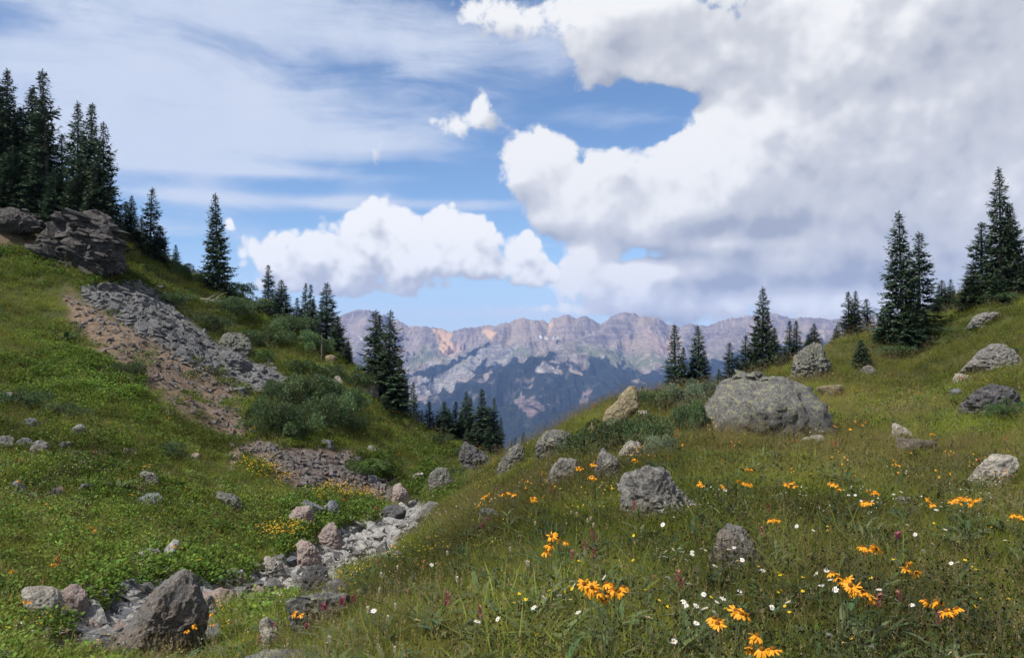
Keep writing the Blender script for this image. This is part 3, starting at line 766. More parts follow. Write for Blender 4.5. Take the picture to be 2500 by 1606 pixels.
rock('tilted_rock', 1486, 1148, 58, 68, 'grey', 'spiky grey rock tilted left beside a pale slab', sub=5, strata=.06, tilt=(.7, .1, -.7), sharp=20, poly=[(.28, -.05), (0, .40), (.10, .75), (.25, 1), (.42, .85), (.85, .66), (1, .3), (.95, -.05)])
rock('pale_slab', 1538, 1102, 74, 33, 'pale', 'flat pale slab behind the spiky tilted rock', poly=[(0, 0), (.2, .5), (.5, .95), (.75, 1), (1, .5), (1, 0)], depth=.9)
rock('round_boulder', 1358, 1100, 92, 56, 'lichen', 'rounded layered lichen boulder on the edge above the valley', sub=5, strata=.045, tilt=(.2, .1, 1), rough=.05, poly=[(0, .15), (.05, .6), (.25, 1), (.6, 1), (.85, .85), (1, .55), (.85, .1), (.45, -.08), (.2, -.05)])
rock('cracked_rock', 1370, 1163, 88, 52, 'grey', 'low cracked grey rock on the slope below the rounded boulder', sub=4, strata=.05, tilt=(.15, 0, 1), sharp=20, poly=[(0, .15), (.2, .55), (.5, .98), (.95, .95), (1, .6), (.88, .1), (.4, -.05)])
rock('flecked_rock', 1803, 1362, 136, 98, 'brown', 'brown grey rock with yellow lichen flecks among the daisies', sub=5, rough=.045, sharp=12, sink=.2, poly=[(0, .1), (.05, .5), (.12, .8), (.3, 1.0), (.55, .92), (.85, .55), (1, .25), (1, -.1)])
rock('bleached_slab', 2412, 1158, 132, 58, 'pale', 'long bleached grey slab slanting in the right meadow', sub=4, strata=.04, tilt=(-.4, .2, 1), depth=.6, poly=[(0, .05), (.2, .3), (.45, .75), (.62, 1), (.85, .95), (1, .8), (.75, .1), (.5, -.05)])
rock('flat_rock', 2398, 792, 66, 34, 'grey', 'flat grey slab high on the right slope', strata=.05, sharp=22, poly=[(0, .1), (.18, .55), (.4, .95), (1, .95), (.85, .5), (.6, .1)])
rock('mound_rock', 2420, 897, 148, 56, 'grey', 'broad mound of grey rock on the right slope', sub=5, rough=.06, poly=[(0, .05), (.25, .5), (.5, .95), (.65, .95), (.9, .45), (1, .2), (.9, -.05)])
rock('small_pale_rock', 2348, 922, 42, 18, 'pale', 'small pale rock just below the broad rock mound', sub=3)
rock('small_blue_rock', 2333, 953, 32, 13, 'blue', 'small flat blue grey rock lying below the pale rock', sub=3, sharp=22)
rock('crumbling_rock', 2410, 993, 142, 56, 'slate', 'crumbling layered grey rock beside the bush at the right edge', sub=5, strata=.06, rough=.07, poly=[(0, .0), (.08, .4), (.4, .75), (.6, 1), (.85, .9), (1, .6), (.95, -.05)])
rock('grey_rock', 2123, 902, 40, 20, 'grey', 'grey rock beside the young fir left of the tall pair', sub=3)
rock('grass_mound_rock', 2026, 956, 66, 28, 'tan', 'smooth tan rock hump right of the giant boulder', sub=4, smooth=True, rough=.02)
rock('chipped_flat_rock', 1982, 1067, 64, 16, 'pale', 'thin pale rock at the right foot of the giant boulder', sub=3, sharp=22)
rock('white_rock', 2206, 1055, 58, 34, 'pale', 'whitish pointed rock in the right meadow', sub=4, poly=[(0, 0), (.05, .95), (.12, 1), (.6, .7), (1, .25), (.9, 0)], sharp=20)
rock('brown_mound', 2236, 1086, 88, 28, 'brown', 'low dark brown rock mound in front of the whitish pointed rock', sub=4, smooth=True)
rock('sunken_rock', 2210, 1204, 46, 12, 'grey', 'flat grey rock almost sunk in the flower meadow', sub=3, depth=.5)
rock('small_edge_rock', 1443, 1040, 22, 18, 'tan', 'small tan rock at the foot of the pointed leaning boulder', sub=3)
rock('half_buried_rock', 1576, 1004, 34, 9, 'pale', 'half buried pale rock behind the dark low shrub', sub=3)
rock('stone_on_slope', 1336, 1186, 22, 11, 'grey', 'small grey stone below the low cracked rock', sub=3)
rock('grey_slabs', 1195, 1245, 48, 22, 'blue', 'cluster-like grey slab low on the slope right of the creek head', sub=4, strata=.06, sharp=20)
rock('lichen_outcrop', 1246, 1150, 66, 76, 'lichen', 'steep lichen covered rock face on the right of the notch', sub=5, rough=.07, poly=[(0, -.05), (.1, .25), (.45, .7), (.8, 1), (1, .95), (.95, .4), (.4, -.05)], sink=.05)
rock('notch_outcrop', 1160, 1148, 84, 70, 'slate', 'dark layered outcrop under the firs at the notch', sub=5, strata=.06, rough=.08, poly=[(0, .7), (.2, 1), (.55, .75), (.9, .5), (1, .15), (.9, -.05), (.4, 0)])
# creek and left bank
rock('pyramid_boulder', 372, 1588, 226, 192, 'brown', 'big brown pyramid shaped boulder beside the dry creek', sub=5, rough=.04, sharp=20, sink=.05, depth=.7,
     poly=[(0, 0), (.15, .28), (.34, .52), (.57, .80), (.80, 1.0), (.86, .96), (1.0, .52), (.96, .30), (.75, .04), (.30, -.04)])
rock('pink_slab', 530, 1492, 100, 54, 'pink', 'low pale pink boulder right behind the brown pyramid boulder', poly=[(0, .1), (.05, .85), (.35, .7), (.6, .95), (.85, .7), (1, .3), (.95, -.1), (.1, -.1)], sharp=10, smooth=True)
rock('split_boulder', 106, 1494, 96, 82, 'pale', 'pale greenish left half of the split boulder at the left edge', poly=[(0, .9), (.25, .98), (.5, 1), (.9, .75), (1, .4), (.95, -.1), (.55, -.1), (.1, .5)], sharp=11, rough=.03)
rock('pinkish_boulder', 178, 1492, 68, 78, 'pink', 'pinkish right half of the split boulder at the left edge', poly=[(0, .75), (.55, 1), (.9, .75), (1, .45), (.9, -.1), (.1, -.1)], sharp=14, rough=.03)
rock('white_corner_rock', 14, 1590, 44, 40, 'white', 'whitish rock in the bottom left corner', sub=3)
rock('layered_pale_rock', 672, 1418, 54, 64, 'pale', 'pale layered rock leaning on the creek bank', strata=.06, tilt=(.9, .1, .5), sharp=18, poly=[(.0, .95), (.12, 1), (.7, .6), (1, .2), (.95, -.05), (.6, -.05), (.1, .35)])
rock('brown_slab', 752, 1395, 66, 80, 'pink', 'tall pinkish brown slab behind the grey creek block', sub=4, sharp=20, poly=[(.0, .95), (.2, 1), (.6, .8), (1, .5), (.95, -.05), (.3, -.05)])
rock('creek_block', 776, 1435, 76, 76, 'slate', 'dark grey block standing in the creek bed', sub=4, sharp=22, poly=[(.1, -.05), (.02, .5), (.2, .95), (.6, 1), (.85, .7), (1, .3), (.9, 0)])
rock('triangle_rock', 808, 1348, 56, 72, 'pink', 'brown triangular rock on the far creek bank', sharp=22, poly=[(0, .55), (.45, .9), (.6, 1), (.75, .6), (.95, .3), (1, -.05), (.6, -.05)])
rock('brown_block', 732, 1274, 62, 44, 'pink', 'brown topped block at the left of the creek rocks', sharp=24, poly=[(0, .4), (.4, .85), (.85, 1), (1, .5), (.9, -.1), (.1, -.1)])
rock('blue_grey_rock', 756, 1250, 66, 38, 'blue', 'blue grey rock behind the brown topped block', sharp=20)
rock('blue_rock', 809, 1258, 42, 42, 'blue', 'bluish angular rock in the green herbs', sharp=22, poly=[(0, .6), (.5, 1), (.8, .85), (1, .0), (.5, -.1), (.1, .1)])
rock('creek_ledge', 953, 1273, 68, 44, 'slate', 'grey layered ledge at the head of the creek bed', strata=.07, tilt=(.4, 0, 1), sharp=20)
rock('creek_ledge', 1040, 1273, 56, 44, 'grey', 'pale grey ledge right of the creek head', strata=.05, tilt=(-.5, 0, 1), sharp=18, poly=[(0, .1), (.3, .6), (.6, 1), (1, .9), (1, .2), (.6, -.1)])
rock('red_rock', 977, 1352, 34, 24, 'rubble', 'rounded reddish brown rock on the near creek edge', sub=3, smooth=True)
rock('brown_creek_rock', 978, 1226, 38, 52, 'pink', 'brown slab standing at the end of the rubble fan', sharp=20, poly=[(0, 0), (.05, .8), (.35, 1), (.8, .7), (1, .35), (.9, -.05)])
rock('lichen_slab', 1085, 1199, 72, 62, 'lichen', 'pale green lichen slab tilted down to the right', sub=5, sharp=18, rough=.05, poly=[(0, .25), (.08, .85), (.3, 1), (.55, .85), (.85, .4), (1, .05), (.8, -.1), (.4, .05)])
rock('pale_rock', 1022, 1168, 30, 22, 'pale', 'small pale pink rock left of the tilted lichen slab', sub=3)
rock('trail_block', 873, 1132, 20, 32, 'slate', 'dark block at the end of the trail above the rubble', sub=3, sharp=22)
rock('trail_stone', 911, 1183, 26, 30, 'blue', 'blue grey stone beside the lower rubble', sub=3, sharp=18)
rock('creek_slab', 826, 1443, 82, 36, 'lichen', 'low lichen slab on the near side of the creek', strata=.07, sharp=20)
rock('lichen_flat_rock', 795, 1506, 150, 66, 'lichen', 'wide flat lichen rock overgrown by meadow grass', strata=.06, rough=.07, sub=5)
rock('tan_rock', 664, 1556, 62, 66, 'pale', 'tan grey rock low in front of the creek', sub=4, poly=[(0, .9), (.3, 1), (.8, .5), (1, .1), (.9, -.1), (.2, .3)])
rock('front_lichen_rock', 690, 1636, 150, 66, 'lichen', 'yellow green lichen rock cut by the bottom of the view', sub=5, smooth=True, rough=.05)
rock('long_rock', 562, 1232, 74, 40, 'lichen', 'long log shaped lichen rock on the left meadow', depth=.5, poly=[(0, .8), (.15, 1), (.6, .7), (1, .2), (.95, -.05), (.5, .15)])
rock('white_slab', 412, 1354, 46, 46, 'white', 'white slab sticking up from the grass', sharp=18, poly=[(0, .1), (.5, .75), (.8, 1), (1, .85), (.7, .3), (.4, -.1)])
rock('white_stone', 338, 1360, 32, 32, 'white', 'white stone left of the white upright slab', sub=3, sharp=18)
rock('grass_stone', 374, 1352, 44, 26, 'grey', 'low grey stone between the two white rocks', sub=3)
rock('grey_slab', 375, 1221, 66, 24, 'blue', 'flat blue grey slab at the foot of the small footpath', sharp=20, strata=.06)
rock('path_boulder', 359, 1168, 42, 34, 'grey', 'grey boulder at the top of the small footpath', sub=4, sharp=18)
rock('meadow_rock', 207, 1184, 40, 16, 'blue', 'flat grey rock in the left meadow', sub=3, sharp=20)
rock('wedge_rock', 132, 1206, 34, 26, 'slate', 'dark wedge rock in the left meadow', sub=3, sharp=24)
rock('wedge_rock', 47, 1190, 40, 30, 'blue', 'pointed grey rock with an orange flower near the left edge', sub=3, sharp=24, poly=[(0, .2), (.25, 1), (.6, .7), (1, .2), (.9, -.1), (.1, -.1)])
rock('hillside_boulder', 472, 1118, 30, 25, 'pink', 'pinkish rock in the herbs left of the trail', sub=3)
rock('hillside_rock', 192, 1053, 30, 40, 'grey', 'upright grey rock on the left slope', sub=3, sharp=20)
rock('hillside_rock', 94, 1095, 42, 32, 'grey', 'grey rock with dead roots in the left rock cluster', sub=4, sharp=18)
rock('hillside_rock', 62, 1080, 46, 22, 'blue', 'long pale rock behind the rock with dead roots', sub=3, sharp=18)
rock('hillside_rock', 12, 1085, 40, 38, 'grey', 'grey rock cut by the left edge of the view', sub=3)
rock('hillside_rock', 154, 1090, 32, 22, 'grey', 'grey rock right of the rock with dead roots', sub=3)
rock('hillside_rock', 180, 1106, 28, 18, 'blue', 'bluish rock lowest in the left rock cluster', sub=3)
rock('hillside_rock', 76, 1028, 36, 15, 'blue', 'flat bluish rock above the left rock cluster', sub=3)
rock('hillside_rock', 14, 972, 34, 30, 'grey', 'mossy grey rock highest at the left edge', sub=3)
rock('hillside_rock', 316, 1102, 26, 14, 'pink', 'small brownish rock above the footpath boulder', sub=3)
rock('hillside_rock', 640, 1280, 16, 16, 'slate', 'small dark stone in the herbs above the creek', sub=3)
rock('bank_rock', 804, 1090, 30, 28, 'blue', 'pale stones at the foot of the big willow thicket', sub=3, sharp=18)
rock('bank_rock', 906, 1094, 24, 16, 'grey', 'small grey rock in the grass right of the willow thicket', sub=3)
rock('ridge_rock', 808, 886, 30, 26, 'tan', 'tan rock on the left ridge below the dead fir', sub=3)
rock('ridge_rock', 822, 930, 30, 20, 'pale', 'pale thin rock on the left ridge', sub=3)
rock('ridge_rock', 905, 962, 42, 30, 'grey', 'grey rock at the foot of the tall fir clump', sub=4, strata=.05)
rock('talus_slab', 572, 902, 84, 44, 'talus', 'large grey slab at the lower end of the slate scree', sub=4, sharp=22, depth=.6, poly=[(0, .7), (.2, 1), (.6, .8), (1, .25), (.95, -.05), (.5, .1), (.15, .35)])
rock('lichen_outcrop', 566, 855, 76, 52, 'lichen', 'lichen speckled outcrop above the slate scree', sub=5, rough=.07)
rock('dark_mound', 276, 716, 58, 26, 'slate', 'dark burnt looking rock hump at the top of the scree', sub=4, rough=.09)

# dark layered crag under the firs at top left
cg = hit(180, 655); k_ = cg.y / F_PX
crag = thing('rock_crag', cg, 'dark layered rock crag below the firs on the left hillside', 'crag')
crag_parts = [  # photo px of the block's foot, size, metres nearer, outline, tilt of its bedding
    (222, 652, 112, 142, .0, [(0, -.1), (.03, .85), (.16, 1.0), (.72, .95), (.90, .62), (1, .3), (1, -.1)], .08),
    (150, 645, 88, 132, -.5, [(0, -.1), (0, .7), (.12, .96), (.8, 1.0), (1, .8), (.95, -.1)], .05),
    (268, 645, 46, 92, -.5, [(0, -.1), (0, .95), (.35, 1), (.7, .55), (1, .1), (.8, -.1)], .0),
    (98, 628, 70, 78, -.6, [(0, -.1), (.05, .55), (.4, .85), (.75, 1.0), (1, .8), (1, -.1)], .1),
    (30, 560, 110, 60, -2.4, [(0, -.1), (0, .8), (.3, 1), (.8, .7), (1, .2), (1, -.1)], .1)]
for i, (px0, py0, w_, h_, dy_, poly, tl) in enumerate(crag_parts):
    V, F = rock_shape(70 + i, w_ * k_, w_ * k_ * .8, h_ * k_, 5, poly, sharp=40, strata=.05, tilt=(-.18 - tl, .1, 1), rough=.03, nstr=15, ncut=16)
    base = at_depth(px0, cg.y - dy_)
    o = link('rock_block', mesh_np('rock_block', V, F, RM['crag'], False), crag)
    o.location = Vector((base.x, base.y + .5, up_ray(py0, base.y))) - cg
def hull_stone(seed, flat=.5, npt=11):
    r = np.random.default_rng(seed)
    P = r.normal(size=(npt, 3)); P /= np.linalg.norm(P, axis=1)[:, None]
    P *= np.array([.5, .5 * r.uniform(.6, .95), .5 * flat * r.uniform(.7, 1.2)]) * r.uniform(.8, 1.05, (npt, 1))
    b = bmesh.new()
    for q in P: b.verts.new(q)
    res = bmesh.ops.convex_hull(b, input=b.verts)
    bmesh.ops.delete(b, geom=[g for g in res['geom_interior'] if isinstance(g, bmesh.types.BMVert)], context='VERTS')
    b.verts.index_update(); 
    V = np.array([v.co[:] for v in b.verts]); F = np.array([[v.index for v in f.verts] for f in b.faces if len(f.verts) == 3])
    b.free()
    return V, F
STONES = {k: [hull_stone(500 + i + s, f) for i in range(8)] for k, s, f in (('talus', 0, .42), ('rubble', 50, .6), ('white', 90, .55))}
STONE_ME = {k: [mesh_np('stone', V, F, RM[('white', 'talus', 'white', 'blue', 'white', 'pink', 'grey', 'talus')[i] if k == 'white' else k], False) for i, (V, F) in enumerate(L)] for k, L in STONES.items()}
slab_me = [mesh_np('slab', *hull_stone(700 + i, .30, 12), RM['crag'], False) for i in range(7)]
front = []
for o in crag.children:
    v = np.array([q.co[:] for q in o.data.vertices]) + np.array(o.location + cg)
    px0, py0 = project(v[:, 0], v[:, 1], v[:, 2]); front.append(np.stack([px0, py0, v[:, 0], v[:, 1], v[:, 2]], -1))
front = np.concatenate(front)
nslab = 0
while nslab < 210:
    px0 = rng.uniform(-20, 295) if nslab % 5 == 0 else rng.uniform(85, 295); py0 = rng.uniform(475, 672)
    near_ = front[np.hypot(front[:, 0] - px0, front[:, 1] - py0) < 7]
    if len(near_) < 2: continue
    v = near_[np.argmin(near_[:, 3])]
    o = link('slab', slab_me[nslab % 7], crag)
    o.location = Vector((v[2], v[3] + .12, v[4])) - cg
    sz = .35 * (5.5 ** rng.random()); tall = rng.random() < .3
    o.scale = (sz * 1.2, sz * .8, sz * (2.2 if tall else rng.uniform(.7, 1.3))); o.rotation_euler = (rng.normal() * .12, .20 + rng.normal() * .14, rng.normal() * .5)
    nslab += 1

# loose stone fields: the largest 300 one by one, the rest as one heap
def slope_rot(x, y, r):
    e = .4
    nx = -(float(ground(x + e, y)) - float(ground(x - e, y))) / (2 * e); ny = -(float(ground(x, y + e)) - float(ground(x, y - e))) / (2 * e)
    nrm = Vector((nx, ny, 1)).normalized()
    q = Vector((0, 0, 1)).rotation_difference(nrm) @ Euler((r.normal() * .28, r.normal() * .28, r.uniform(0, 6.283))).to_quaternion()
    return q
def stone_field(name, label, cat, polys, key, count, smin, smax, power, seed, ymin=8, ymax=80, lift=.12):
    r = np.random.default_rng(seed)
    root = None; items = []
    xs = [q[0] for q in sum(polys, [])]; ys = [q[1] for q in sum(polys, [])]
    while len(items) < count:
        px0 = r.uniform(min(xs), max(xs), 400); py0 = r.uniform(min(ys), min(max(ys), 1606), 400)
        ok = np.zeros(400, bool)
        for pl in polys: ok |= soft_poly(px0, py0, pl, 16, 8, 20) > r.uniform(.08, .75, 400)
        for a, b in zip(px0[ok], py0[ok]):
            p = hit(a, b, 0)
            if not (ymin < p.y < ymax): continue
            items.append((smin * (smax / smin) ** (r.random() ** power), p))
            if len(items) >= count: break
    items.sort(key=lambda t: -t[0] / t[1].y)
    root = thing(name, items[0][1], label, cat)
    for i, (sz, p) in enumerate(items[:300]):
        o = link('stone', STONE_ME[key][i % 8], root)
        o.location = p - root.location + Vector((0, 0, sz * lift)); o.rotation_mode = 'QUATERNION'
        o.rotation_quaternion = slope_rot(p.x, p.y, r); o.scale = (sz * r.uniform(.9, 1.4), sz, sz * r.uniform(.8, 1.3))
    VV, FF, nv = [], [], 0
    for i, (sz, p) in enumerate(items[300:]):
        V, F = STONES[key][i % 8]
        M = np.array(slope_rot(p.x, p.y, r).to_matrix())
        VV.append((V * [sz * 1.2, sz, sz * 1.05]) @ M.T + np.array(p - root.location) + [0, 0, sz * lift]); FF.append(F + nv); nv += len(V)
    o = link('small_stones', mesh_np('small_stones', np.concatenate(VV), np.concatenate(FF), RM[key], False), root); o['kind'] = 'stuff'
    return root
stone_field('slate_scree', 'band of broken grey slate scree running down the left hillside', 'scree', [GREY_TALUS], 'talus', 2600, .16, 1.0, 2.1, 21)
stone_field('brown_scree', 'reddish brown stony soil beside the grey slate scree', 'scree', [BROWN_SLOPE], 'rubble', 1500, .10, .55, 2.4, 22)
stone_field('rubble_fan', 'fan of purplish brown rubble below the trail', 'rubble', [LOW_TALUS], 'rubble', 2200, .10, .50, 2.0, 23, 20)
stone_field('creek_stones', 'pale grey stones filling the dry creek bed', 'creek bed', [CREEK], 'white', 3200, .07, .62, 2.3, 24, 8, 45)

# ================================================================== conifers
def veg_mat(name, rough=.75, trans=.25, instanced=True, spec=.2, dry=(.20, .155, .060)):
    """colour from the mesh (col) times the plant's own tint; dry plants lean to straw"""
    m, n = mat_new(name)
    c = n.attr('col', out='Color')
    if instanced:
        v = n.attr('val', 'INSTANCER'); d = n.attr('dry', 'INSTANCER')
        c = n.mix(d, c, n.mix(.8, c, dry))
        hv = n.new('ShaderNodeHueSaturation'); n.put(hv.inputs['Color'], c); n.put(hv.inputs['Value'], v)
        c = E(n, hv.outputs[0])
    else:
        oi = n.new('ShaderNodeObjectInfo')
        hv = n.new('ShaderNodeHueSaturation'); n.put(hv.inputs['Color'], c)
        n.put(hv.inputs['Value'], n.lin(E(n, oi.outputs['Random']), 0, 1, .82, 1.2))
        n.put(hv.inputs['Hue'], n.lin(E(n, oi.outputs['Random']), 0, 1, .485, .512))
        c = E(n, hv.outputs[0])
    finish(n, c, rough, None, spec, trans)
    return m
m_needle = veg_mat('fir needles', .7, .12, False, .25)
m_leaf = veg_mat('willow leaves', .6, .25, False, .3)
m_bark, n = mat_new('fir bark')
p = E(n, n.new('ShaderNodeTexCoord').outputs['Object'])
bk = n.noise(n.vmath('MULTIPLY', p, (9, 9, 1.6)), 3, 5, .65)
finish(n, n.mix(bk, (.055, .045, .038), (.20, .17, .145)), .95, n.bump(bk, .8, .03), .1)
m_dead, n = mat_new('bleached dead wood')
p = E(n, n.new('ShaderNodeTexCoord').outputs['Object'])
bk = n.noise(n.vmath('MULTIPLY', p, (6, 6, 1.2)), 4, 5, .65)
finish(n, n.mix(bk, (.17, .15, .13), (.38, .35, .31)), .95, n.bump(bk, .8, .02), .1)

def diamonds(P, A, B):
    """leaf shaped two-triangle faces: root P, axis A (length), half width B"""
    n_ = len(P)
    V = np.empty((n_, 4, 3)); V[:, 0] = P; V[:, 1] = P + A * .45 + B; V[:, 2] = P + A; V[:, 3] = P + A * .45 - B
    F = np.arange(n_ * 4).reshape(n_, 4)
    return V.reshape(-1, 3), F
def unit(v): return v / np.maximum(np.linalg.norm(v, axis=-1, keepdims=True), 1e-9)
def tube(P, rad, seg=6):
    P = np.asarray(P, float); k = len(P)
    T = unit(np.gradient(P, axis=0)); up = np.where(np.abs(T[:, 2:3]) > .9, [[1., 0, 0]], [[0, 0, 1.]])
    Aa = unit(np.cross(T, up)); Bb = np.cross(T, Aa)
    a = np.arange(seg) / seg * 2 * np.pi
    V = P[:, None] + (np.cos(a)[None, :, None] * Aa[:, None] + np.sin(a)[None, :, None] * Bb[:, None]) * np.asarray(rad)[:, None, None]
    i = np.arange(k * seg).reshape(k, seg); j = np.roll(i, -1, 1)
    F = np.stack([i[:-1], j[:-1], j[1:], i[1:]], -1).reshape(-1, 4)
    return V.reshape(-1, 3), F
def joinVF(L):
    VV, FF, nv = [], [], 0
    for V, F in L: VV.append(V); FF.append(F + nv); nv += len(V)
    return np.concatenate(VV), np.concatenate(FF)
def leafcol(n_, base, var, r, hue=.15):
    c = np.array(base)[None] * (1 + var * r.normal(size=(n_, 1))) * (1 + hue * r.normal(size=(n_, 3)) * [1, .4, .8])
    return np.clip(np.repeat(np.concatenate([c, np.ones((n_, 1))], 1), 4, 0), .002, 1)

def fir(seed, H=8.0, rb=1.15, bare=.06, dens=1.0, ragged=.25, gap=.12, base=(.040, .066, .036)):
    r = np.random.default_rng(seed)
    zz_ = np.linspace(0, H, 14)
    bend = np.stack([.04 * H * .1 * np.sin(zz_ / H * 3 + seed), .03 * H * .1 * np.cos(zz_ / H * 2 + seed), zz_], -1)
    tr = tube(bend, .012 * H * (1 - zz_ / H) ** .85 + .012, 7)
    P, A, B, colv = [], [], [], []
    z = bare * H; tips = []
    dead = []
    while z < H * .985:
        t = z / H
        R0 = rb * (1 - t) ** .88 * (1 + .10 * math.sin(t * 19 + seed)) * min(1, .55 + t * 6) + .05
        nb = max(4, int((8 - 3 * t) * dens + r.random()))
        ph = r.uniform(0, 6.28)
        for b in range(nb):
            if r.random() < gap * (1.3 - t): continue
            az_ = ph + b * 6.283 / nb + r.normal() * .25
            L = R0 * np.clip(1 + ragged * r.normal(), .35, 1.6)
            d0 = np.array([math.cos(az_), math.sin(az_), 0])
            side = np.array([-d0[1], d0[0], 0])
            droop = (.50 - .85 * t) + r.normal() * .10
            ns = max(4, int(L / .075))
            u = np.linspace(.10, 1, ns)
            sp = np.array([0, 0, z])[None] + np.interp(z, zz_, bend[:, 0]) * np.array([1, 0, 0]) + d0[None] * (u * L)[:, None] + np.array([0, 0, 1])[None] * (-droop * L * u + .28 * L * u ** 3)[:, None]
            wid = (.10 + .20 * np.sin(np.pi * np.clip(u, 0, .96) ** .8)) * min(1, .38 + L)
            for s_ in (-1, 1):
                ax = unit(d0[None] * (.75 + .3 * r.random((ns, 1))) + side[None] * s_ * (.75 + .35 * r.normal(size=(ns, 1))) + np.array([0, 0, 1])[None] * (-.25 + .35 * r.normal(size=(ns, 1))))
                ln = wid * r.uniform(.8, 1.35, ns)
                P.append(sp + r.normal(size=(ns, 3)) * .03); A.append(ax * ln[:, None])
                nrm = unit(np.cross(ax, np.array([0, 0, 1.])[None]) + .5 * r.normal(size=(ns, 3)))
                B.append(nrm * (ln * r.uniform(.16, .27, ns))[:, None])
            # top needles and tip
            ax = unit(d0[None] * .8 + np.array([0, 0, 1])[None] * (.30 + .3 * r.normal(size=(ns, 1))) + .35 * r.normal(size=(ns, 3)))
            ln = wid * r.uniform(.6, 1.0, ns)
            P.append(sp); A.append(ax * ln[:, None]); B.append(unit(np.cross(ax, d0[None]) + .6 * r.normal(size=(ns, 3))) * (ln * .2)[:, None])
        z += (.185 - .06 * t) * (H / 8) ** .5 * r.uniform(.8, 1.2)
    for k in range(10):                                    # leader
        zt = H * (1 - .035 * k / 10 * 2)
        ax = unit(np.array([[r.normal() * .7, r.normal() * .7, 1.2]])); ln = .16
        P.append(np.array([[0, 0, zt - .1]])); A.append(ax * ln); B.append(unit(np.cross(ax, r.normal(size=(1, 3)))) * .03)
    P = np.concatenate(P); A = np.concatenate(A); B = np.concatenate(B)
    V, F = diamonds(P, A, B)
    col = leafcol(len(P), base, .22, r)
    rad = np.hypot(P[:, 0], P[:, 1]); 
    new = sstep(rad / (rb * np.clip(1 - P[:, 2] / H, 0, 1) ** .8 + .1), .75, 1.1)      # this year's lighter shoots at the branch ends
    col[:, :3] *= (1 + .55 * np.repeat(new, 4))[:, None]
    crown = mesh_np('crown', V, F, m_needle, False, cols=dict(col=col))
    trunk = mesh_np('trunk', tr[0], tr[1], m_bark)
    db = []
    for k in range(16):                                     # dry lower twigs
        a = r.uniform(0, 6.28); z0_ = H * r.uniform(.02, .22); L = r.uniform(.3, .8)
        u = np.linspace(0, 1, 4)
        db.append(tube(np.stack([np.cos(a) * u * L, np.sin(a) * u * L, z0_ - .35 * L * u ** 1.5], -1), .014 * (1.05 - u), 4))
    tw = mesh_np('dead_twigs', *joinVF(db), m_dead)
    return trunk, crown, tw
FIRS = [fir(11), fir(12, rb=.95, ragged=.32, gap=.22), fir(13, rb=1.3, ragged=.22), fir(14, rb=1.0, ragged=.4, gap=.3, bare=.10), fir(15, rb=1.15, dens=1.15), fir(16, rb=.85, ragged=.3, gap=.25)]
YOUNG = [fir(21, 3.4, 1.0, .02, 1.0, .28, .1, (.035, .055, .032)), fir(22, 3.4, .85, .16, .8, .3, .3, (.048, .060, .034))]
SNAG = []
for s_ in (31,):
    r = np.random.default_rng(s_); u = np.linspace(0, 1, 9)
    L = [tube(np.stack([.1 * np.sin(u * 3), 0 * u, 6 * u], -1), .09 * (1.04 - u), 6)]
    for k in range(40):
        a = r.uniform(0, 6.28); z0_ = r.uniform(.8, 5.6); ll = (6.2 - z0_) * r.uniform(.08, .22); uu = np.linspace(0, 1, 4)
        L.append(tube(np.stack([np.cos(a) * uu * ll, np.sin(a) * uu * ll, z0_ - .2 * ll * uu + .2 * ll * uu ** 3], -1), .018 * (1.1 - uu), 4))
    SNAG.append(mesh_np('trunk', *joinVF(L), m_dead))

def plant_fir(px, pytop, Y, wpx, variant, label, group='firs along the crests', young=False, name='fir_tree', lean=0.0):
    p = at_depth(px, Y)
    s, q = sq(px, pytop)
    ztop = EYE + float(q) * Y
    src = (YOUNG if young else FIRS)[variant % (2 if young else 6)]
    H0 = 3.4 if young else 8.0
    h = max(ztop - p.z, .6); sc = (h + .15) / H0
    wm = wpx * 1.16 * Y / F_PX
    w0 = 2 * {0: 1.15, 1: .95, 2: 1.3, 3: 1.0, 4: 1.15, 5: .85}[variant % 6] * .95 if not young else 1.9
    sx = float(np.clip(wm / w0, sc * .45, sc * 2.2))
    o = thing(name, p - Vector((0, 0, .15)), label, 'fir tree', group, random.uniform(0, 6.28), (sx, sx, sc))
    o.rotation_euler[0] = random.gauss(0, .022); o.rotation_euler[1] = random.gauss(0, .022)
    for nm, me_ in zip(('trunk', 'crown', 'dead_twigs'), src): link(nm, me_, o)
    return o
G1, G2, G3, G4, G5 = 'firs above the crag', 'firs along the left ridge', 'firs in the notch', 'firs behind the giant boulder', 'firs on the right slope'
T = plant_fir
# above the crag, top left
T(-40, 175, 66, 150, 2, 'dark fir cut by the left edge of the view', G1)
T(2, 165, 65, 90, 0, 'tall fir whose tip touches the left edge', G1)
T(36, 260, 66.5, 90, 1, 'fir just right of the one at the left edge', G1)
T(62, 213, 66, 95, 4, 'full topped fir left of the tallest fir above the crag', G1)
T(88, 232, 66.6, 70, 5, 'thin fir close against the tallest fir above the crag', G1)
T(111, 172, 64, 95, 3, 'tallest ragged fir above the dark rock crag', G1)
T(150, 330, 64.5, 75, 1, 'lower fir in the gap right of the tallest ragged fir', G1)
T(183, 248, 62.5, 85, 0, 'left one of a close pair of spires above the crag', G1)
T(208, 250, 62, 85, 4, 'right one of a close pair of spires above the crag', G1)
T(247, 299, 60.5, 95, 2, 'outermost fir of the crag grove facing the open sky', G1)
T(228, 400, 60, 80, 4, 'short fir at the foot of the outermost crag fir', G1)
T(20, 355, 62.0, 110, 2, 'bushy low fir at the left edge above the crag', G1)
T(75, 395, 61.6, 110, 4, 'bushy low fir under the full topped fir', G1)
T(128, 410, 61.2, 110, 0, 'bushy low fir directly above the crag', G1)
T(178, 425, 60.6, 100, 2, 'bushy low fir under the close pair of spires', G1)
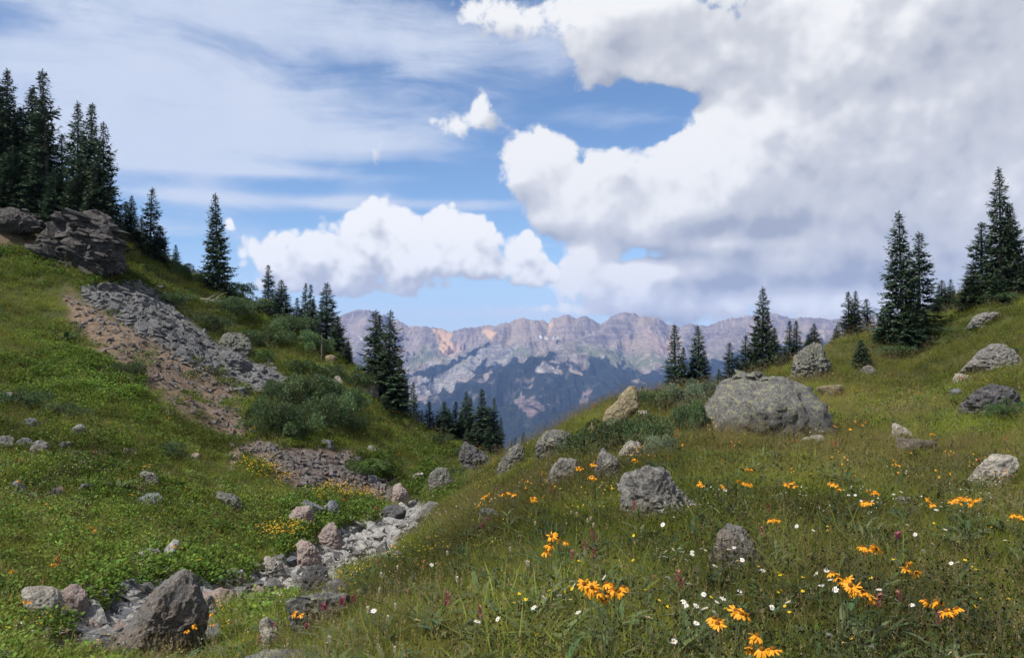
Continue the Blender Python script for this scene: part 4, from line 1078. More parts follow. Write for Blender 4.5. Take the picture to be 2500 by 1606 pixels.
T(215, 470, 60.2, 80, 4, 'lowest bushy fir at the rim of the crag', G1)
T(268, 480, 63, 60, 1, 'small fir right behind the crag grove', G1)
# ridge line, left
T(301, 490, 68, 44, 5, 'thin fir left in the group of three right of the crag', G2)
T(315, 476, 69, 46, 0, 'taller fir in the group of three right of the crag', G2)
T(338, 530, 68, 50, 1, 'short fir right in the group of three right of the crag', G2)
T(361, 458, 66, 58, 3, 'slender fir leaning over the ridge next to the group of three', G2)
T(384, 550, 66, 66, 4, 'shorter full fir at the right foot of the slender ridge fir', G2)
T(427, 597, 70, 26, 5, 'very small fir alone on the left ridge', G2)
T(529, 471, 68, 72, 0, 'lone tall fir standing free on the left ridge', G2)
T(655, 645, 69, 42, 3, 'sparse fir beside a thin bare snag on the ridge', G2)
T(688, 682, 68, 66, 2, 'dense dark fir right of the thin bare snag', G2)
T(724, 726, 70, 34, 5, 'small pointed fir between dense ridge firs', G2)
T(741, 690, 69, 36, 1, 'left spire of the narrow twin firs on the ridge', G2)
T(755, 693, 68.5, 36, 5, 'right spire of the narrow twin firs on the ridge', G2)
T(765, 728, 67.5, 40, 4, 'shorter fir against the narrow twin firs', G2)
T(794, 688, 66, 76, 0, 'tall full fir at the end of the left ridge row', G2)
T(822, 770, 65, 60, 2, 'dense fir stepping down the ridge from the tall full fir', G2)
T(846, 830, 64, 50, 4, 'low fir at the lower end of the left ridge row', G2)
o = thing('dead_fir', at_depth(669, 69), 'thin bare grey snag between two ridge firs', 'dead tree'); link('trunk', SNAG[0], o); o.scale = (.6, .6, .55)
o = thing('dead_fir', at_depth(784, 62), 'bleached dead fir at the foot of the tall full ridge fir', 'dead tree'); link('trunk', SNAG[0], o); o.scale = (.4, .4, .36)
# the tall clump
T(914, 755, 60, 78, 3, 'left spire of the tall three-topped clump on the slope', G2)
T(932, 766, 61, 70, 1, 'middle spire of the tall three-topped clump on the slope', G2)
T(948, 756, 59, 92, 0, 'right and fullest spire of the tall three-topped clump', G2)
T(978, 872, 58.5, 60, 4, 'shorter fir leaning on the right side of the three-topped clump', G2)
T(905, 880, 59, 70, 2, 'low dark fir on the left side of the three-topped clump', G2)
T(942, 960, 56.5, 50, 2, 'small fir at the foot of the three-topped clump', G2)
T(1013, 932, 66, 30, 5, 'thin fir just right of the three-topped clump', G3)
T(1031, 1000, 64, 26, 1, 'tiny fir between the clump and the notch firs', G3)
T(1049, 979, 62, 34, 5, 'small spire left of the notch firs', G3)
T(1068, 1010, 62, 34, 4, 'short fir left of the broad notch fir', G3)
T(1084, 979, 60, 62, 2, 'broad blunt fir on the left of the notch group', G3)
T(1113, 978, 62, 42, 1, 'narrow fir second from left in the notch group', G3)
T(1138, 953, 62, 52, 0, 'tall fir in the middle of the notch group', G3)
T(1150, 968, 63.5, 40, 5, 'slim fir close behind the tall middle notch fir', G3)
T(1162, 1030, 60.5, 50, 4, 'low full fir in front of the notch group', G3)
T(1176, 948, 62, 58, 4, 'tallest fir of the notch group', G3)
T(1193, 990, 63, 40, 1, 'fir tucked right of the tallest notch fir', G3)
T(1206, 966, 63, 44, 0, 'pointed fir at the right of the notch group', G3)
T(1223, 1017, 66, 26, 5, 'thin last fir at the right end of the notch group', G3)
for a_ in ((1072, 1022, 60.5, 44, 2, 'low dark fir at the left foot of the broad notch fir'), (1100, 1000, 61, 44, 0, 'dark fir between the broad notch fir and the narrow one'), (1126, 1005, 61, 46, 4, 'low fir left of the tall middle notch fir'),
           (1190, 1040, 60.5, 52, 2, 'low dense fir at the right foot of the tallest notch fir'), (1212, 1030, 62, 40, 4, 'low fir under the pointed right notch fir'), (1144, 1045, 60, 46, 2, 'lowest dense fir at the front of the notch group')): T(*a_, G3)
for px_, pt_, lb_ in ((1249, 1074, 'leftmost and lowest of the four tiny fir tips beyond the notch saddle'), (1259, 1065, 'second from left of the four tiny fir tips beyond the notch saddle'), (1273, 1063, 'third from left of the four tiny fir tips beyond the notch saddle'), (1281, 1054, 'rightmost and tallest of the four tiny fir tips beyond the notch saddle')):
    T(px_, pt_, 85, 18, 1 if px_ % 2 else 5, lb_, 'tiny fir tips beyond the saddle')
# behind the giant boulder
T(1570, 940, 60, 22, 5, 'tiny fir alone right of the leaning boulder', G4)
T(1650, 791, 44, 60, 1, 'tall slim fir leftmost behind the willow scrub', G4)
T(1667, 846, 45, 36, 5, 'smaller fir leaning on the leftmost slim fir', G4)
T(1708, 792, 45, 66, 0, 'tall cone shaped fir second from left behind the scrub', G4)
T(1781, 834, 46, 46, 3, 'open branched small fir behind the left of the giant boulder', G4)
T(1756, 900, 45, 50, 3, 'low sprawling fir left of the open branched fir', G4)
T(1820, 817, 47, 50, 3, 'fir with a visible trunk left of the tallest boulder fir', G4)
T(1838, 805, 50, 44, 1, 'slim fir pressed against the tallest boulder fir', G4)
T(1861, 699, 47, 72, 0, 'tallest fir straight above the giant boulder', G4)
T(1894, 799, 49, 50, 4, 'dark fir right of the tallest boulder fir', G4)
T(1913, 848, 44, 46, 1, 'olive young fir with a bare pale lower trunk', G4, True)
T(1929, 782, 52, 40, 5, 'left one of two narrow firs behind the lichen tower rock', G4)
T(1947, 781, 52, 38, 1, 'right one of two narrow firs behind the lichen tower rock', G4)
T(1989, 789, 54, 46, 0, 'fir rising right behind the lichen tower rock', G4)
T(1976, 815, 54, 36, 4, 'short fir at the left shoulder of the one behind the tower rock', G4)
for a_ in ((1798, 868, 46, 46, 2, 'low dark fir just behind the left shoulder of the giant boulder'), (1842, 872, 46, 50, 4, 'low bushy fir at the left foot of the tallest boulder fir'), (1882, 866, 46.5, 50, 2, 'low bushy fir at the right foot of the tallest boulder fir'), (1926, 862, 48, 44, 4, 'low fir between the olive young fir and the lichen tower rock'), (1688, 880, 45, 40, 4, 'low fir between the two firs behind the scrub')): T(*a_, G4)
T(2045, 793, 55, 42, 2, 'small bluish fir where the right slope begins', G5)
T(2030, 828, 55, 26, 5, 'very small fir left of the small bluish fir', G5)
T(2075, 711, 53, 50, 1, 'left stem of the double fir low on the right slope', G5)
T(2086, 709, 53.4, 48, 0, 'right stem of the double fir low on the right slope', G5)
T(2121, 728, 54, 56, 3, 'open pale fir right of the double fir', G5)
T(2204, 515, 43, 104, 0, 'tallest ragged fir on the right slope', G5)
T(2247, 565, 44.5, 88, 3, 'second tall fir close right of the tallest right slope fir', G5)
T(2160, 745, 44, 60, 4, 'short fir at the left skirt of the tallest right slope fir', G5)
T(2225, 745, 42, 90, 2, 'bushy low fir in front of the tall right pair', G5)
T(2105, 828, 38, 50, 0, 'young dark fir bush beside the grey rock', G5, True)
T(2301, 683, 51, 56, 2, 'small full fir between the two tall right groups', G5)
T(2322, 681, 51.5, 32, 3, 'thin fir touching the small full fir', G5)
T(2402, 540, 47, 84, 3, 'airy fir left of the highest right edge fir', G5)
T(2451, 407, 46, 84, 0, 'highest fir near the right edge of the view', G5)
T(2478, 492, 46.5, 76, 4, 'fir at the right edge behind the highest one', G5)
T(2372, 650, 45.5, 80, 2, 'low bushy fir under the airy right fir', G5)
T(2440, 655, 44.5, 90, 4, 'low bushy fir under the highest right edge fir', G5)
T(2520, 600, 46, 90, 2, 'fir half cut off by the right edge', G5)

# ------------------------------------------------------------------ willow scrub
def bush_mesh(seed, nleaf=3600, base=(.050, .072, .040), leaf=.085, lumps=16, upright=.5):
    """mound of leaves, 2 m wide and about 1 m high, centre at the origin"""
    r = np.random.default_rng(seed)
    cen = np.stack([r.uniform(-.78, .78, lumps), r.uniform(-.7, .7, lumps), r.uniform(.15, .62, lumps)], -1)
    cen[:, 2] *= np.sqrt(np.maximum(1 - (cen[:, 0] ** 2 + cen[:, 1] ** 2) * .75, .12))
    rad = r.uniform(.20, .36, lumps)
    k = r.integers(0, lumps, nleaf)
    d = unit(r.normal(size=(nleaf, 3))); d[:, 2] = np.abs(d[:, 2]) * .9 - .15
    P = cen[k] + d * (rad[k] * r.uniform(.55, 1.08, nleaf) ** .6)[:, None]
    P[:, 2] = np.abs(P[:, 2])
    ax = unit(d * .8 + np.array([0, 0, upright]) + .65 * r.normal(size=(nleaf, 3)))
    ln = leaf * r.uniform(.6, 1.5, nleaf)
    B = unit(np.cross(ax, r.normal(size=(nleaf, 3)))) * (ln * .24)[:, None]
    V, F = diamonds(P, ax * ln[:, None], B)
    tone = 1 + .35 * r.normal(size=lumps)[k]
    col = leafcol(nleaf, base, .2, r); col[:, :3] *= np.clip(np.repeat(tone, 4), .55, 1.6)[:, None]
    fol = mesh_np('foliage', V, F, m_leaf, False, cols=dict(col=col))
    st = []
    for i in range(18):
        c = cen[r.integers(0, lumps)]; u = np.linspace(0, 1, 4)
        st.append(tube(np.stack([c[0] * (.25 + .75 * u), c[1] * (.25 + .75 * u), c[2] * u ** .8 * 1.05], -1), .012 * (1.1 - u), 4))
    return fol, mesh_np('stems', *joinVF(st), m_bark)
BUSH = dict(
 willow=[bush_mesh(41 + i, 9000, (.060, .098, .036), .046, 26, .15) for i in range(3)],
 silver=[bush_mesh(51 + i, 7000, (.115, .150, .088), .05, 20, .3) for i in range(2)],
 dark=[bush_mesh(61 + i, 7000, (.050, .082, .028), .048, 20, .15) for i in range(2)],
 green=[bush_mesh(71 + i, 6000, (.066, .112, .026), .055, 18, .2) for i in range(2)],
)
def shrub(px, pyb, wpx, hpx, kind, label, name='willow_shrub', cat='shrub', group=None, Y=None, deep=.8):
    p = at_depth(px, Y) if Y else hit(px, pyb)
    k = p.y / F_PX
    up = 0 if Y else max(0.0, EYE + float(sq(px, pyb)[1]) * p.y - p.z)
    o = thing(name, p + Vector((0, wpx * k * .2, -.06)), label, cat, group, random.uniform(0, 6.28))
    w = wpx * k * .54
    o.scale = (w, w * 1.0, hpx * k * 1.12 + up)
    f, s = random.choice(BUSH[kind]); link('foliage', f, o); link('stems', s, o)
    return o
GW = 'willows of the big thicket'
for a in [
 (640, 1052, 120, 100, 'willow', 'left end of the big willow thicket above the rubble'), (715, 1068, 130, 110, 'willow', 'front middle willow of the big thicket beside the rubble'),
 (790, 1045, 130, 110, 'willow', 'front right willow of the big thicket'), (690, 985, 130, 80, 'willow', 'back left willow of the big thicket under the scree'),
 (760, 985, 140, 95, 'willow', 'tallest hump in the middle of the big willow thicket'), (835, 1020, 110, 110, 'willow', 'right back willow of the big thicket'),
 (870, 1055, 60, 60, 'dark', 'dark right end of the big willow thicket')]: shrub(*a, group=GW)
GR = 'willows along the left ridge'
for a in [
 (430, 665, 70, 34, 'dark', 'small dark willow on the ridge right of the small lone fir'), (485, 690, 80, 40, 'green', 'green willow just left of the lone tall fir'),
 (565, 725, 110, 50, 'willow', 'willow on the ridge right of the lone tall fir'), (625, 765, 110, 55, 'willow', 'willow below the sparse ridge fir'), (560, 765, 120, 55, 'willow', 'broad willow below the ridge right of the dead branches'),
 (690, 815, 120, 70, 'willow', 'willow under the dense ridge fir'), (650, 845, 120, 60, 'dark', 'dark willow in the middle of the upper left slope'), (745, 855, 110, 60, 'willow', 'willow under the narrow twin firs'),
 (420, 745, 90, 45, 'dark', 'dark shrub above the slate scree left of the dead branches'), (505, 800, 110, 50, 'dark', 'dark shrub below the dead branches'), (730, 915, 110, 50, 'green', 'green shrub right of the lower scree end'), (800, 920, 80, 40, 'dark', 'dark shrub on the slope below the ridge row'),
 (870, 945, 80, 50, 'dark', 'dark shrub left of the three-topped fir clump'), (860, 1000, 70, 44, 'green', 'green shrub below the three-topped fir clump'), (305, 915, 90, 44, 'dark', 'dark green shrub left of the brown scree'), (320, 590, 80, 40, 'dark', 'dark shrub under the three firs right of the crag'),
 (880, 1165, 120, 50, 'green', 'leafy green shrub right of the trail end'), (930, 1150, 70, 40, 'green', 'smaller leafy shrub beside the trail end shrub'), (1075, 1085, 60, 40, 'dark', 'dark scrub under the broad notch fir'), (1140, 1120, 70, 40, 'dark', 'scrub under the tallest notch fir'), (1115, 1160, 70, 28, 'willow', 'grey green scrub in the notch below the outcrop'),
 (640, 880, 60, 36, 'green', 'green bush between scree and lichen outcrop'), (40, 985, 120, 50, 'dark', 'dark shrub at the left edge above the rock cluster'), (150, 1010, 110, 40, 'dark', 'dark shrub above the left rock cluster'), (400, 1105, 90, 36, 'dark', 'dark shrub right of the footpath boulder'),
 ]: shrub(*a, group=GR)
for a in [
 (1465, 1096, 190, 92, 'dark', 'left half of the low dark scrub in front of the leaning boulder'), (1570, 1078, 170, 92, 'dark', 'right half of the low dark scrub in front of the leaning boulder'), (1620, 1094, 90, 52, 'silver', 'small silvery willow at the right foot of the dark scrub'),
 (1600, 985, 110, 52, 'willow', 'low willow at the left end of the scrub behind the meadow'), (1665, 990, 120, 72, 'silver', 'silvery willow below the tall slim fir'), (1725, 980, 110, 76, 'silver', 'silvery willow below the cone shaped fir'), (1700, 1044, 100, 88, 'willow', 'low willow pressed against the left side of the giant boulder'), (1775, 965, 80, 40, 'willow', 'willow behind the left shoulder of the giant boulder'),
 (2465, 1005, 90, 50, 'dark', 'dark round bush at the right edge beside the crumbling rock'), (2440, 740, 120, 40, 'dark', 'low dark scrub under the highest right firs'), (2350, 745, 90, 36, 'dark', 'low dark scrub under the airy right fir'), (2290, 815, 90, 34, 'dark', 'dark scrub right of the tall right pair'), (2205, 862, 120, 34, 'dark', 'dark skirt of scrub under the tall right pair'), (2480, 860, 80, 24, 'green', 'green patch of scrub at the right edge'),
 (1560, 1030, 60, 26, 'green', 'green tuft between leaning boulder and meadow'),
 ]: shrub(*a, group='willows around the right meadow')

# dead branches on the left slope
p = hit(500, 735)
r = np.random.default_rng(5); L = []
for k in range(11):
    u = np.linspace(0, 1, 7); a = r.uniform(-.6, .6) + (math.pi if k % 3 == 0 else 0); ln = r.uniform(.8, 2.0)
    L.append(tube(np.stack([np.cos(a) * u * ln + r.normal() * .3, np.sin(a) * u * ln * .5, .15 + r.uniform(-.05, .5) * u + .12 * np.sin(u * 5 + k)], -1), .055 * (1.1 - u) * r.uniform(.5, 1.1), 5))
o = link('dead_branches', mesh_np('dead_branches', *joinVF(L), m_dead), None, p); tag(o, 'bleached tangle of dead branches lying on the left slope', 'dead wood')

# ================================================================== grass and herbs
m_grass = veg_mat('meadow grass', .8, .38, spec=.08)
m_herb = veg_mat('leafy herbs', .75, .32, spec=.10)
m_seed = veg_mat('dark seed heads', .8, .05)
m_petal, n = mat_new('small petals')
finish(n, n.attr('col', out='Color'), .6, None, .2, .25)

def strips(root, d, L, w, bendv, seg=3):
    """grass blades: root (n,3), direction, length, width, bend vector -> tapered strips"""
    k = len(root)
    u = np.linspace(0, 1, seg + 1)
    C_ = root[:, None] + d[:, None] * (L[:, None] * u[None])[..., None] + bendv[:, None] * (L[:, None] * u[None] ** 2)[..., None]
    sd = unit(np.cross(d, unit(rng.normal(size=(k, 3)))))
    ww = w[:, None] * np.array([1, .9, .6, .02][:seg + 1] if seg == 3 else np.linspace(1, .05, seg + 1))[None]
    V = np.stack([C_ - sd[:, None] * ww[..., None], C_ + sd[:, None] * ww[..., None]], 2)    # k, seg+1, 2, 3
    i = np.arange(k * (seg + 1) * 2).reshape(k, seg + 1, 2)
    F = np.stack([i[:, :-1, 0], i[:, :-1, 1], i[:, 1:, 1], i[:, 1:, 0]], -1).reshape(-1, 4)
    return V.reshape(-1, 3), F, (seg + 1) * 2
def blade_col(k, base, var, per, r, tip=None, seg=3):
    c = np.array(base)[None] * (1 + var * r.normal(size=(k, 1))) * (1 + .12 * r.normal(size=(k, 3)) * [1, .3, .8])
    c = np.repeat(np.clip(c, .003, 1)[:, None], per, 1)
    if tip is not None:
        t = np.repeat(np.linspace(0, 1, per // 2), 2)[None, :, None] ** 2
        c = c * (1 - t) + np.array(tip)[None, None] * t
    return np.concatenate([c.reshape(-1, 3), np.ones((k * per, 1))], 1)
def tuft(seed, nb=26, H=.34, spread=.10, w=.0028, lean=.35, base=(.116, .156, .018), tip=(.23, .23, .042), heads=0):
    r = np.random.default_rng(seed)
    root = np.stack([r.normal(size=nb) * spread, r.normal(size=nb) * spread, np.full(nb, -.03)], -1)
    d = unit(np.stack([r.normal(size=nb) * lean, r.normal(size=nb) * lean, np.ones(nb)], -1))
    L = H * r.uniform(.45, 1.15, nb)
    bv = np.stack([r.normal(size=nb) * .35, r.normal(size=nb) * .35, -np.abs(r.normal(size=nb)) * .22], -1)
    V, F, per = strips(root, d, L, w * r.uniform(.6, 1.5, nb), bv)
    col = blade_col(nb, base, .25, per, r, tip)
    if heads:
        hr = np.stack([r.normal(size=heads) * spread, r.normal(size=heads) * spread, np.zeros(heads)], -1)
        hd = unit(np.stack([r.normal(size=heads) * .16, r.normal(size=heads) * .16, np.ones(heads)], -1)); hl = H * r.uniform(1.1, 1.7, heads)
        hb = np.stack([r.normal(size=heads) * .12, r.normal(size=heads) * .12, np.full(heads, -.04)], -1)
        V2, F2, per2 = strips(hr, hd, hl, np.full(heads, .0011), hb)
        c2 = blade_col(heads, (.15, .125, .055), .2, per2, r)
        tipp = hr + hd * hl[:, None] + hb * hl[:, None]
        nsp = 7
        SP = np.repeat(tipp, nsp, 0) - np.repeat(hd * .055, nsp, 0) * r.uniform(0, 1.1, (heads * nsp, 1))
        sa = unit(np.repeat(hd, nsp, 0) + .5 * r.normal(size=(heads * nsp, 3))) * r.uniform(.012, .024, (heads * nsp, 1))
        V3, F3 = diamonds(SP, sa, unit(np.cross(sa, r.normal(size=sa.shape))) * .0032)
        c3 = leafcol(heads * nsp, (.21, .16, .085), .25, r)
        F = np.concatenate([F, F2 + len(V), F3 + len(V) + len(V2)]); V = np.concatenate([V, V2, V3]); col = np.concatenate([col, c2, c3])
    return mesh_np('grass_tuft', V, F, m_grass, True, cols=dict(col=col))
def herb(seed, nl=70, R_=.20, H=.22, leaf=.05, base=(.088, .120, .017), up=.55, wide=.30, stems=True):
    r = np.random.default_rng(seed)
    a = r.uniform(0, 6.283, nl); rr = R_ * np.sqrt(r.random(nl))
    z = H * r.random(nl) ** .7 * (1 - .45 * (rr / R_) ** 2)
    P = np.stack([np.cos(a) * rr, np.sin(a) * rr, z], -1)
    ax = unit(np.stack([np.cos(a), np.sin(a), np.full(nl, up)], -1) + .6 * r.normal(size=(nl, 3)))
    ln = leaf * r.uniform(.6, 1.4, nl)
    B = unit(np.cross(ax, np.array([[0, 0, 1.]]) + .5 * r.normal(size=(nl, 3)))) * (ln * wide)[:, None]
    V, F = diamonds(P, ax * ln[:, None], B)
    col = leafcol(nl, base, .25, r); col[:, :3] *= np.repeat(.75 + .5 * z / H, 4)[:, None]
    return mesh_np('herb', V, F, m_herb, False, cols=dict(col=col))
def broadleaf(seed, nl=12, L0=.16, base=(.062, .092, .040), w0=.016):
    """rosette of long sneezeweed-like leaves"""
    r = np.random.default_rng(seed)
    a = r.uniform(0, 6.28, nl)
    d = unit(np.stack([np.cos(a), np.sin(a), r.uniform(.7, 2.2, nl)], -1))
    bv = np.stack([np.cos(a) * .35, np.sin(a) * .35, np.full(nl, -.45)], -1)
    root = np.stack([np.cos(a) * .02, np.sin(a) * .02, r.uniform(0, .12, nl)], -1)
    k = nl; u = np.array([0, .25, .55, .8, 1.]); L = L0 * r.uniform(.7, 1.4, nl)
    C_ = root[:, None] + d[:, None] * (L[:, None] * u)[..., None] + bv[:, None] * (L[:, None] * u ** 2)[..., None]
    sd = np.stack([-np.sin(a), np.cos(a), np.zeros(nl)], -1)
    ww = w0 * np.array([.3, .9, 1, .6, .03])[None] * r.uniform(.7, 1.2, nl)[:, None]
    V = np.stack([C_ - sd[:, None] * ww[..., None], C_ + sd[:, None] * ww[..., None]], 2)
    i = np.arange(k * 10).reshape(k, 5, 2)
    F = np.stack([i[:, :-1, 0], i[:, :-1, 1], i[:, 1:, 1], i[:, 1:, 0]], -1).reshape(-1, 4)
    c = np.repeat(leafcol(k, base, .2, r)[::4], 10, 0)
    return V.reshape(-1, 3), F, c
def seedstalks(seed, ns=7, H=.44):
    r = np.random.default_rng(seed)
    root = np.stack([r.normal(size=ns) * .13, r.normal(size=ns) * .13, np.zeros(ns)], -1)
    d = unit(np.stack([r.normal(size=ns) * .14, r.normal(size=ns) * .14, np.ones(ns)], -1)); L = H * r.uniform(.65, 1.15, ns)
    bv = np.stack([r.normal(size=ns) * .1, r.normal(size=ns) * .1, np.zeros(ns)], -1)
    V, F, per = strips(root, d, L, np.full(ns, .0014), bv)
    col = blade_col(ns, (.055, .060, .022), .2, per, r)
    tip = root + d * L[:, None] + bv * L[:, None]
    VV, FF, CC = [V], [F], [col]; nv = len(V)
    n6 = 9
    SP = np.repeat(tip, n6, 0)
    ax = unit(r.normal(size=(ns * n6, 3)) + [0, 0, .4]) * r.uniform(.007, .012, (ns * n6, 1))
    V2, F2 = diamonds(SP - ax * .3, ax, unit(np.cross(ax, r.normal(size=ax.shape))) * .0045)
    VV.append(V2); FF.append(F2 + nv); CC.append(leafcol(ns * n6, (.022, .016, .010), .3, r)); nv += len(V2)
    # small stem leaves
    m_ = ns * 5
    k = r.integers(0, ns, m_); u = r.uniform(.1, .8, m_)
    SP = root[k] + d[k] * (L[k] * u)[:, None] + bv[k] * (L[k] * u ** 2)[:, None]
    ax = unit(r.normal(size=(m_, 3)) * [1, 1, .3] + [0, 0, .8]) * r.uniform(.03, .06, (m_, 1))
    V2, F2 = diamonds(SP, ax, unit(np.cross(ax, r.normal(size=ax.shape))) * .005)
    VV.append(V2); FF.append(F2 + nv); CC.append(leafcol(m_, (.055, .075, .025), .2, r))
    return mesh_np('seed_stalk', np.concatenate(VV), np.concatenate(FF), m_grass, True, cols=dict(col=np.concatenate(CC)))
def blooms(seed, nf, R_, H, size, base, flat=.4, leafn=14):
    """a sprig of far off flowers: coloured faces over a few leaves"""
    r = np.random.default_rng(seed)
    P = np.stack([r.normal(size=nf) * R_, r.normal(size=nf) * R_, H * r.uniform(.7, 1.15, nf)], -1)
    pp = 5; a = np.tile(np.arange(pp) / pp * 6.283, nf)
    ax = np.stack([np.cos(a), np.sin(a), r.normal(size=nf * pp) * flat], -1) * size * r.uniform(.8, 1.2, (nf * pp, 1))
    B = np.stack([-np.sin(a), np.cos(a), np.zeros(nf * pp)], -1) * size * .38
    V, F = diamonds(np.repeat(P, pp, 0), ax, B)
    col = leafcol(nf * pp, base, .14, r, .06)
    if leafn:
        q = np.stack([r.normal(size=leafn) * R_, r.normal(size=leafn) * R_, H * r.random(leafn) * .8], -1)
        la = unit(r.normal(size=(leafn, 3)) * [1, 1, .5] + [0, 0, .8]) * .06
        V2, F2 = diamonds(q, la, unit(np.cross(la, r.normal(size=la.shape))) * .014)
        F = np.concatenate([F, F2 + len(V)]); V = np.concatenate([V, V2]); col = np.concatenate([col, leafcol(leafn, (.05, .075, .022), .2, r)])
    return mesh_np('flower_sprig', V, F, m_petal, False, cols=dict(col=col))

def scatter(name, label, cat, sources, x, y, scl, val, dry, seed, lift=0.0, tiltamt=.12):
    """one stuff object: a cloud of ground points with a plant on each (geometry nodes)"""
    r = np.random.default_rng(seed); k = len(x)
    z = ground(x, y) + lift
    me = bpy.data.meshes.new(name); me.vertices.add(k)
    me.vertices.foreach_set('co', np.stack([x, y, z], -1).astype(np.float32).ravel())
    def A(nm, typ, key, v):
        a = me.attributes.new(nm, typ, 'POINT'); a.data.foreach_set(key, np.ascontiguousarray(v).ravel())
    A('turn', 'FLOAT_VECTOR', 'vector', np.stack([r.normal(size=k) * tiltamt, r.normal(size=k) * tiltamt, r.uniform(0, 6.283, k)], -1).astype(np.float32))
    A('size', 'FLOAT', 'value', scl.astype(np.float32)); A('val', 'FLOAT', 'value', val.astype(np.float32)); A('dry', 'FLOAT', 'value', dry.astype(np.float32))
    A('pick', 'INT', 'value', r.integers(0, len(sources), k).astype(np.int32))
    src = bpy.data.collections.new(name + '_kinds')
    for i, m in enumerate(sources): src.objects.link(bpy.data.objects.new(m.name, m))
    o = link(name, me)
    ng = bpy.data.node_groups.new(name, 'GeometryNodeTree')
    ng.interface.new_socket('Geometry', in_out='INPUT', socket_type='NodeSocketGeometry'); ng.interface.new_socket('Geometry', in_out='OUTPUT', socket_type='NodeSocketGeometry')
    gi = ng.nodes.new('NodeGroupInput'); go = ng.nodes.new('NodeGroupOutput')
    ip = ng.nodes.new('GeometryNodeInstanceOnPoints'); ci = ng.nodes.new('GeometryNodeCollectionInfo')
    ci.inputs['Collection'].default_value = src; ci.inputs['Separate Children'].default_value = True; ci.inputs['Reset Children'].default_value = True
    def na(nm, typ):
        nn = ng.nodes.new('GeometryNodeInputNamedAttribute'); nn.data_type = typ; nn.inputs[0].default_value = nm
        return nn.outputs[0]
    e2r = ng.nodes.new('FunctionNodeEulerToRotation')
    ng.links.new(na('turn', 'FLOAT_VECTOR'), e2r.inputs[0])
    ng.links.new(gi.outputs[0], ip.inputs['Points']); ng.links.new(ci.outputs[0], ip.inputs['Instance'])
    ip.inputs['Pick Instance'].default_value = True
    ng.links.new(na('pick', 'INT'), ip.inputs['Instance Index']); ng.links.new(e2r.outputs[0], ip.inputs['Rotation']); ng.links.new(na('size', 'FLOAT'), ip.inputs['Scale'])
    ng.links.new(ip.outputs[0], go.inputs[0])
    md = o.modifiers.new('plants', 'NODES'); md.node_group = ng
    return tag(o, label, cat, None, 'stuff')

# which side of the creek a place is on, and how dry it is
_cy = np.array([0, 8, 10, 14, 17.5, 23, 30, 38, 55, 200.]); _cs_ = sq([-500, 250, 330, 560, 700, 870, 1000, 1075, 1205, 1230], [HOR] * 10)[0]
def right_side(x, y): return (x / y) > np.interp(y, _cy, _cs_)
TAWNY = [[(1080,1330),(1150,1230),(1300,1170),(1480,1120),(1640,1050),(2000,1050),(2250,1080),(2500,1080),(2500,1110),(2200,1120),(1900,1110),(1600,1130),(1400,1230),(1250,1300),(1120,1360)], [(1700,1110),(2400,1090),(2420,1120),(1750,1140)]]
m_tawny = np.zeros(_S.shape)
for tp in TAWNY: m_tawny = np.maximum(m_tawny, soft_poly(_PX, _PY, tp, 20, 640, 30, 90))
rock_xy = np.array([(o.location.x, o.location.y, max(o.dimensions.x, o.dimensions.y) * .42) for o in COL.objects if o.get('category') == 'boulder'] + [(o.location.x, o.location.y, o.scale.x * .55) for o in COL.objects if o.get('category') == 'shrub'])
def points(N, y0, y1, power, seed, s0=-1.06, s1=1.06):
    """places with density falling as 1/y**power"""
    r = np.random.default_rng(seed)
    u = r.random(N)
    e = 2 - power
    y = y0 * (y1 / y0) ** u if abs(e) < 1e-6 else (y0 ** e + u * (y1 ** e - y0 ** e)) ** (1 / e)
    s = r.uniform(s0, s1, N)
    return s * y, y, r
def off_rocks(x, y):
    keep = np.ones(len(x), bool)
    for rx, ry, rr in rock_xy: keep &= (x - rx) ** 2 + (y - ry) ** 2 > (rr * .62) ** 2
    return keep
def tone(x, y, r, lo=.7, hi=1.3):
    P = np.stack([x, y], -1)
    return np.clip(1 + .38 * fbm(P / 4.5, 3, 201) + .26 * fbm(P / 1.2, 2, 202) + .10 * r.normal(size=len(x)), .45, 1.7)
def dryness(x, y, r, k=1.0):
    P = np.stack([x, y], -1)
    d = .03 + .28 * fbm(P / 5.5, 3, 211) + .22 * fbm(P / 1.1, 2, 212) + .15 * r.normal(size=len(x)) + .72 * mask(m_tawny, x, y) * (.6 + .5 * fbm(P / .9, 2, 214))
    return np.clip(d * k, 0, .92)

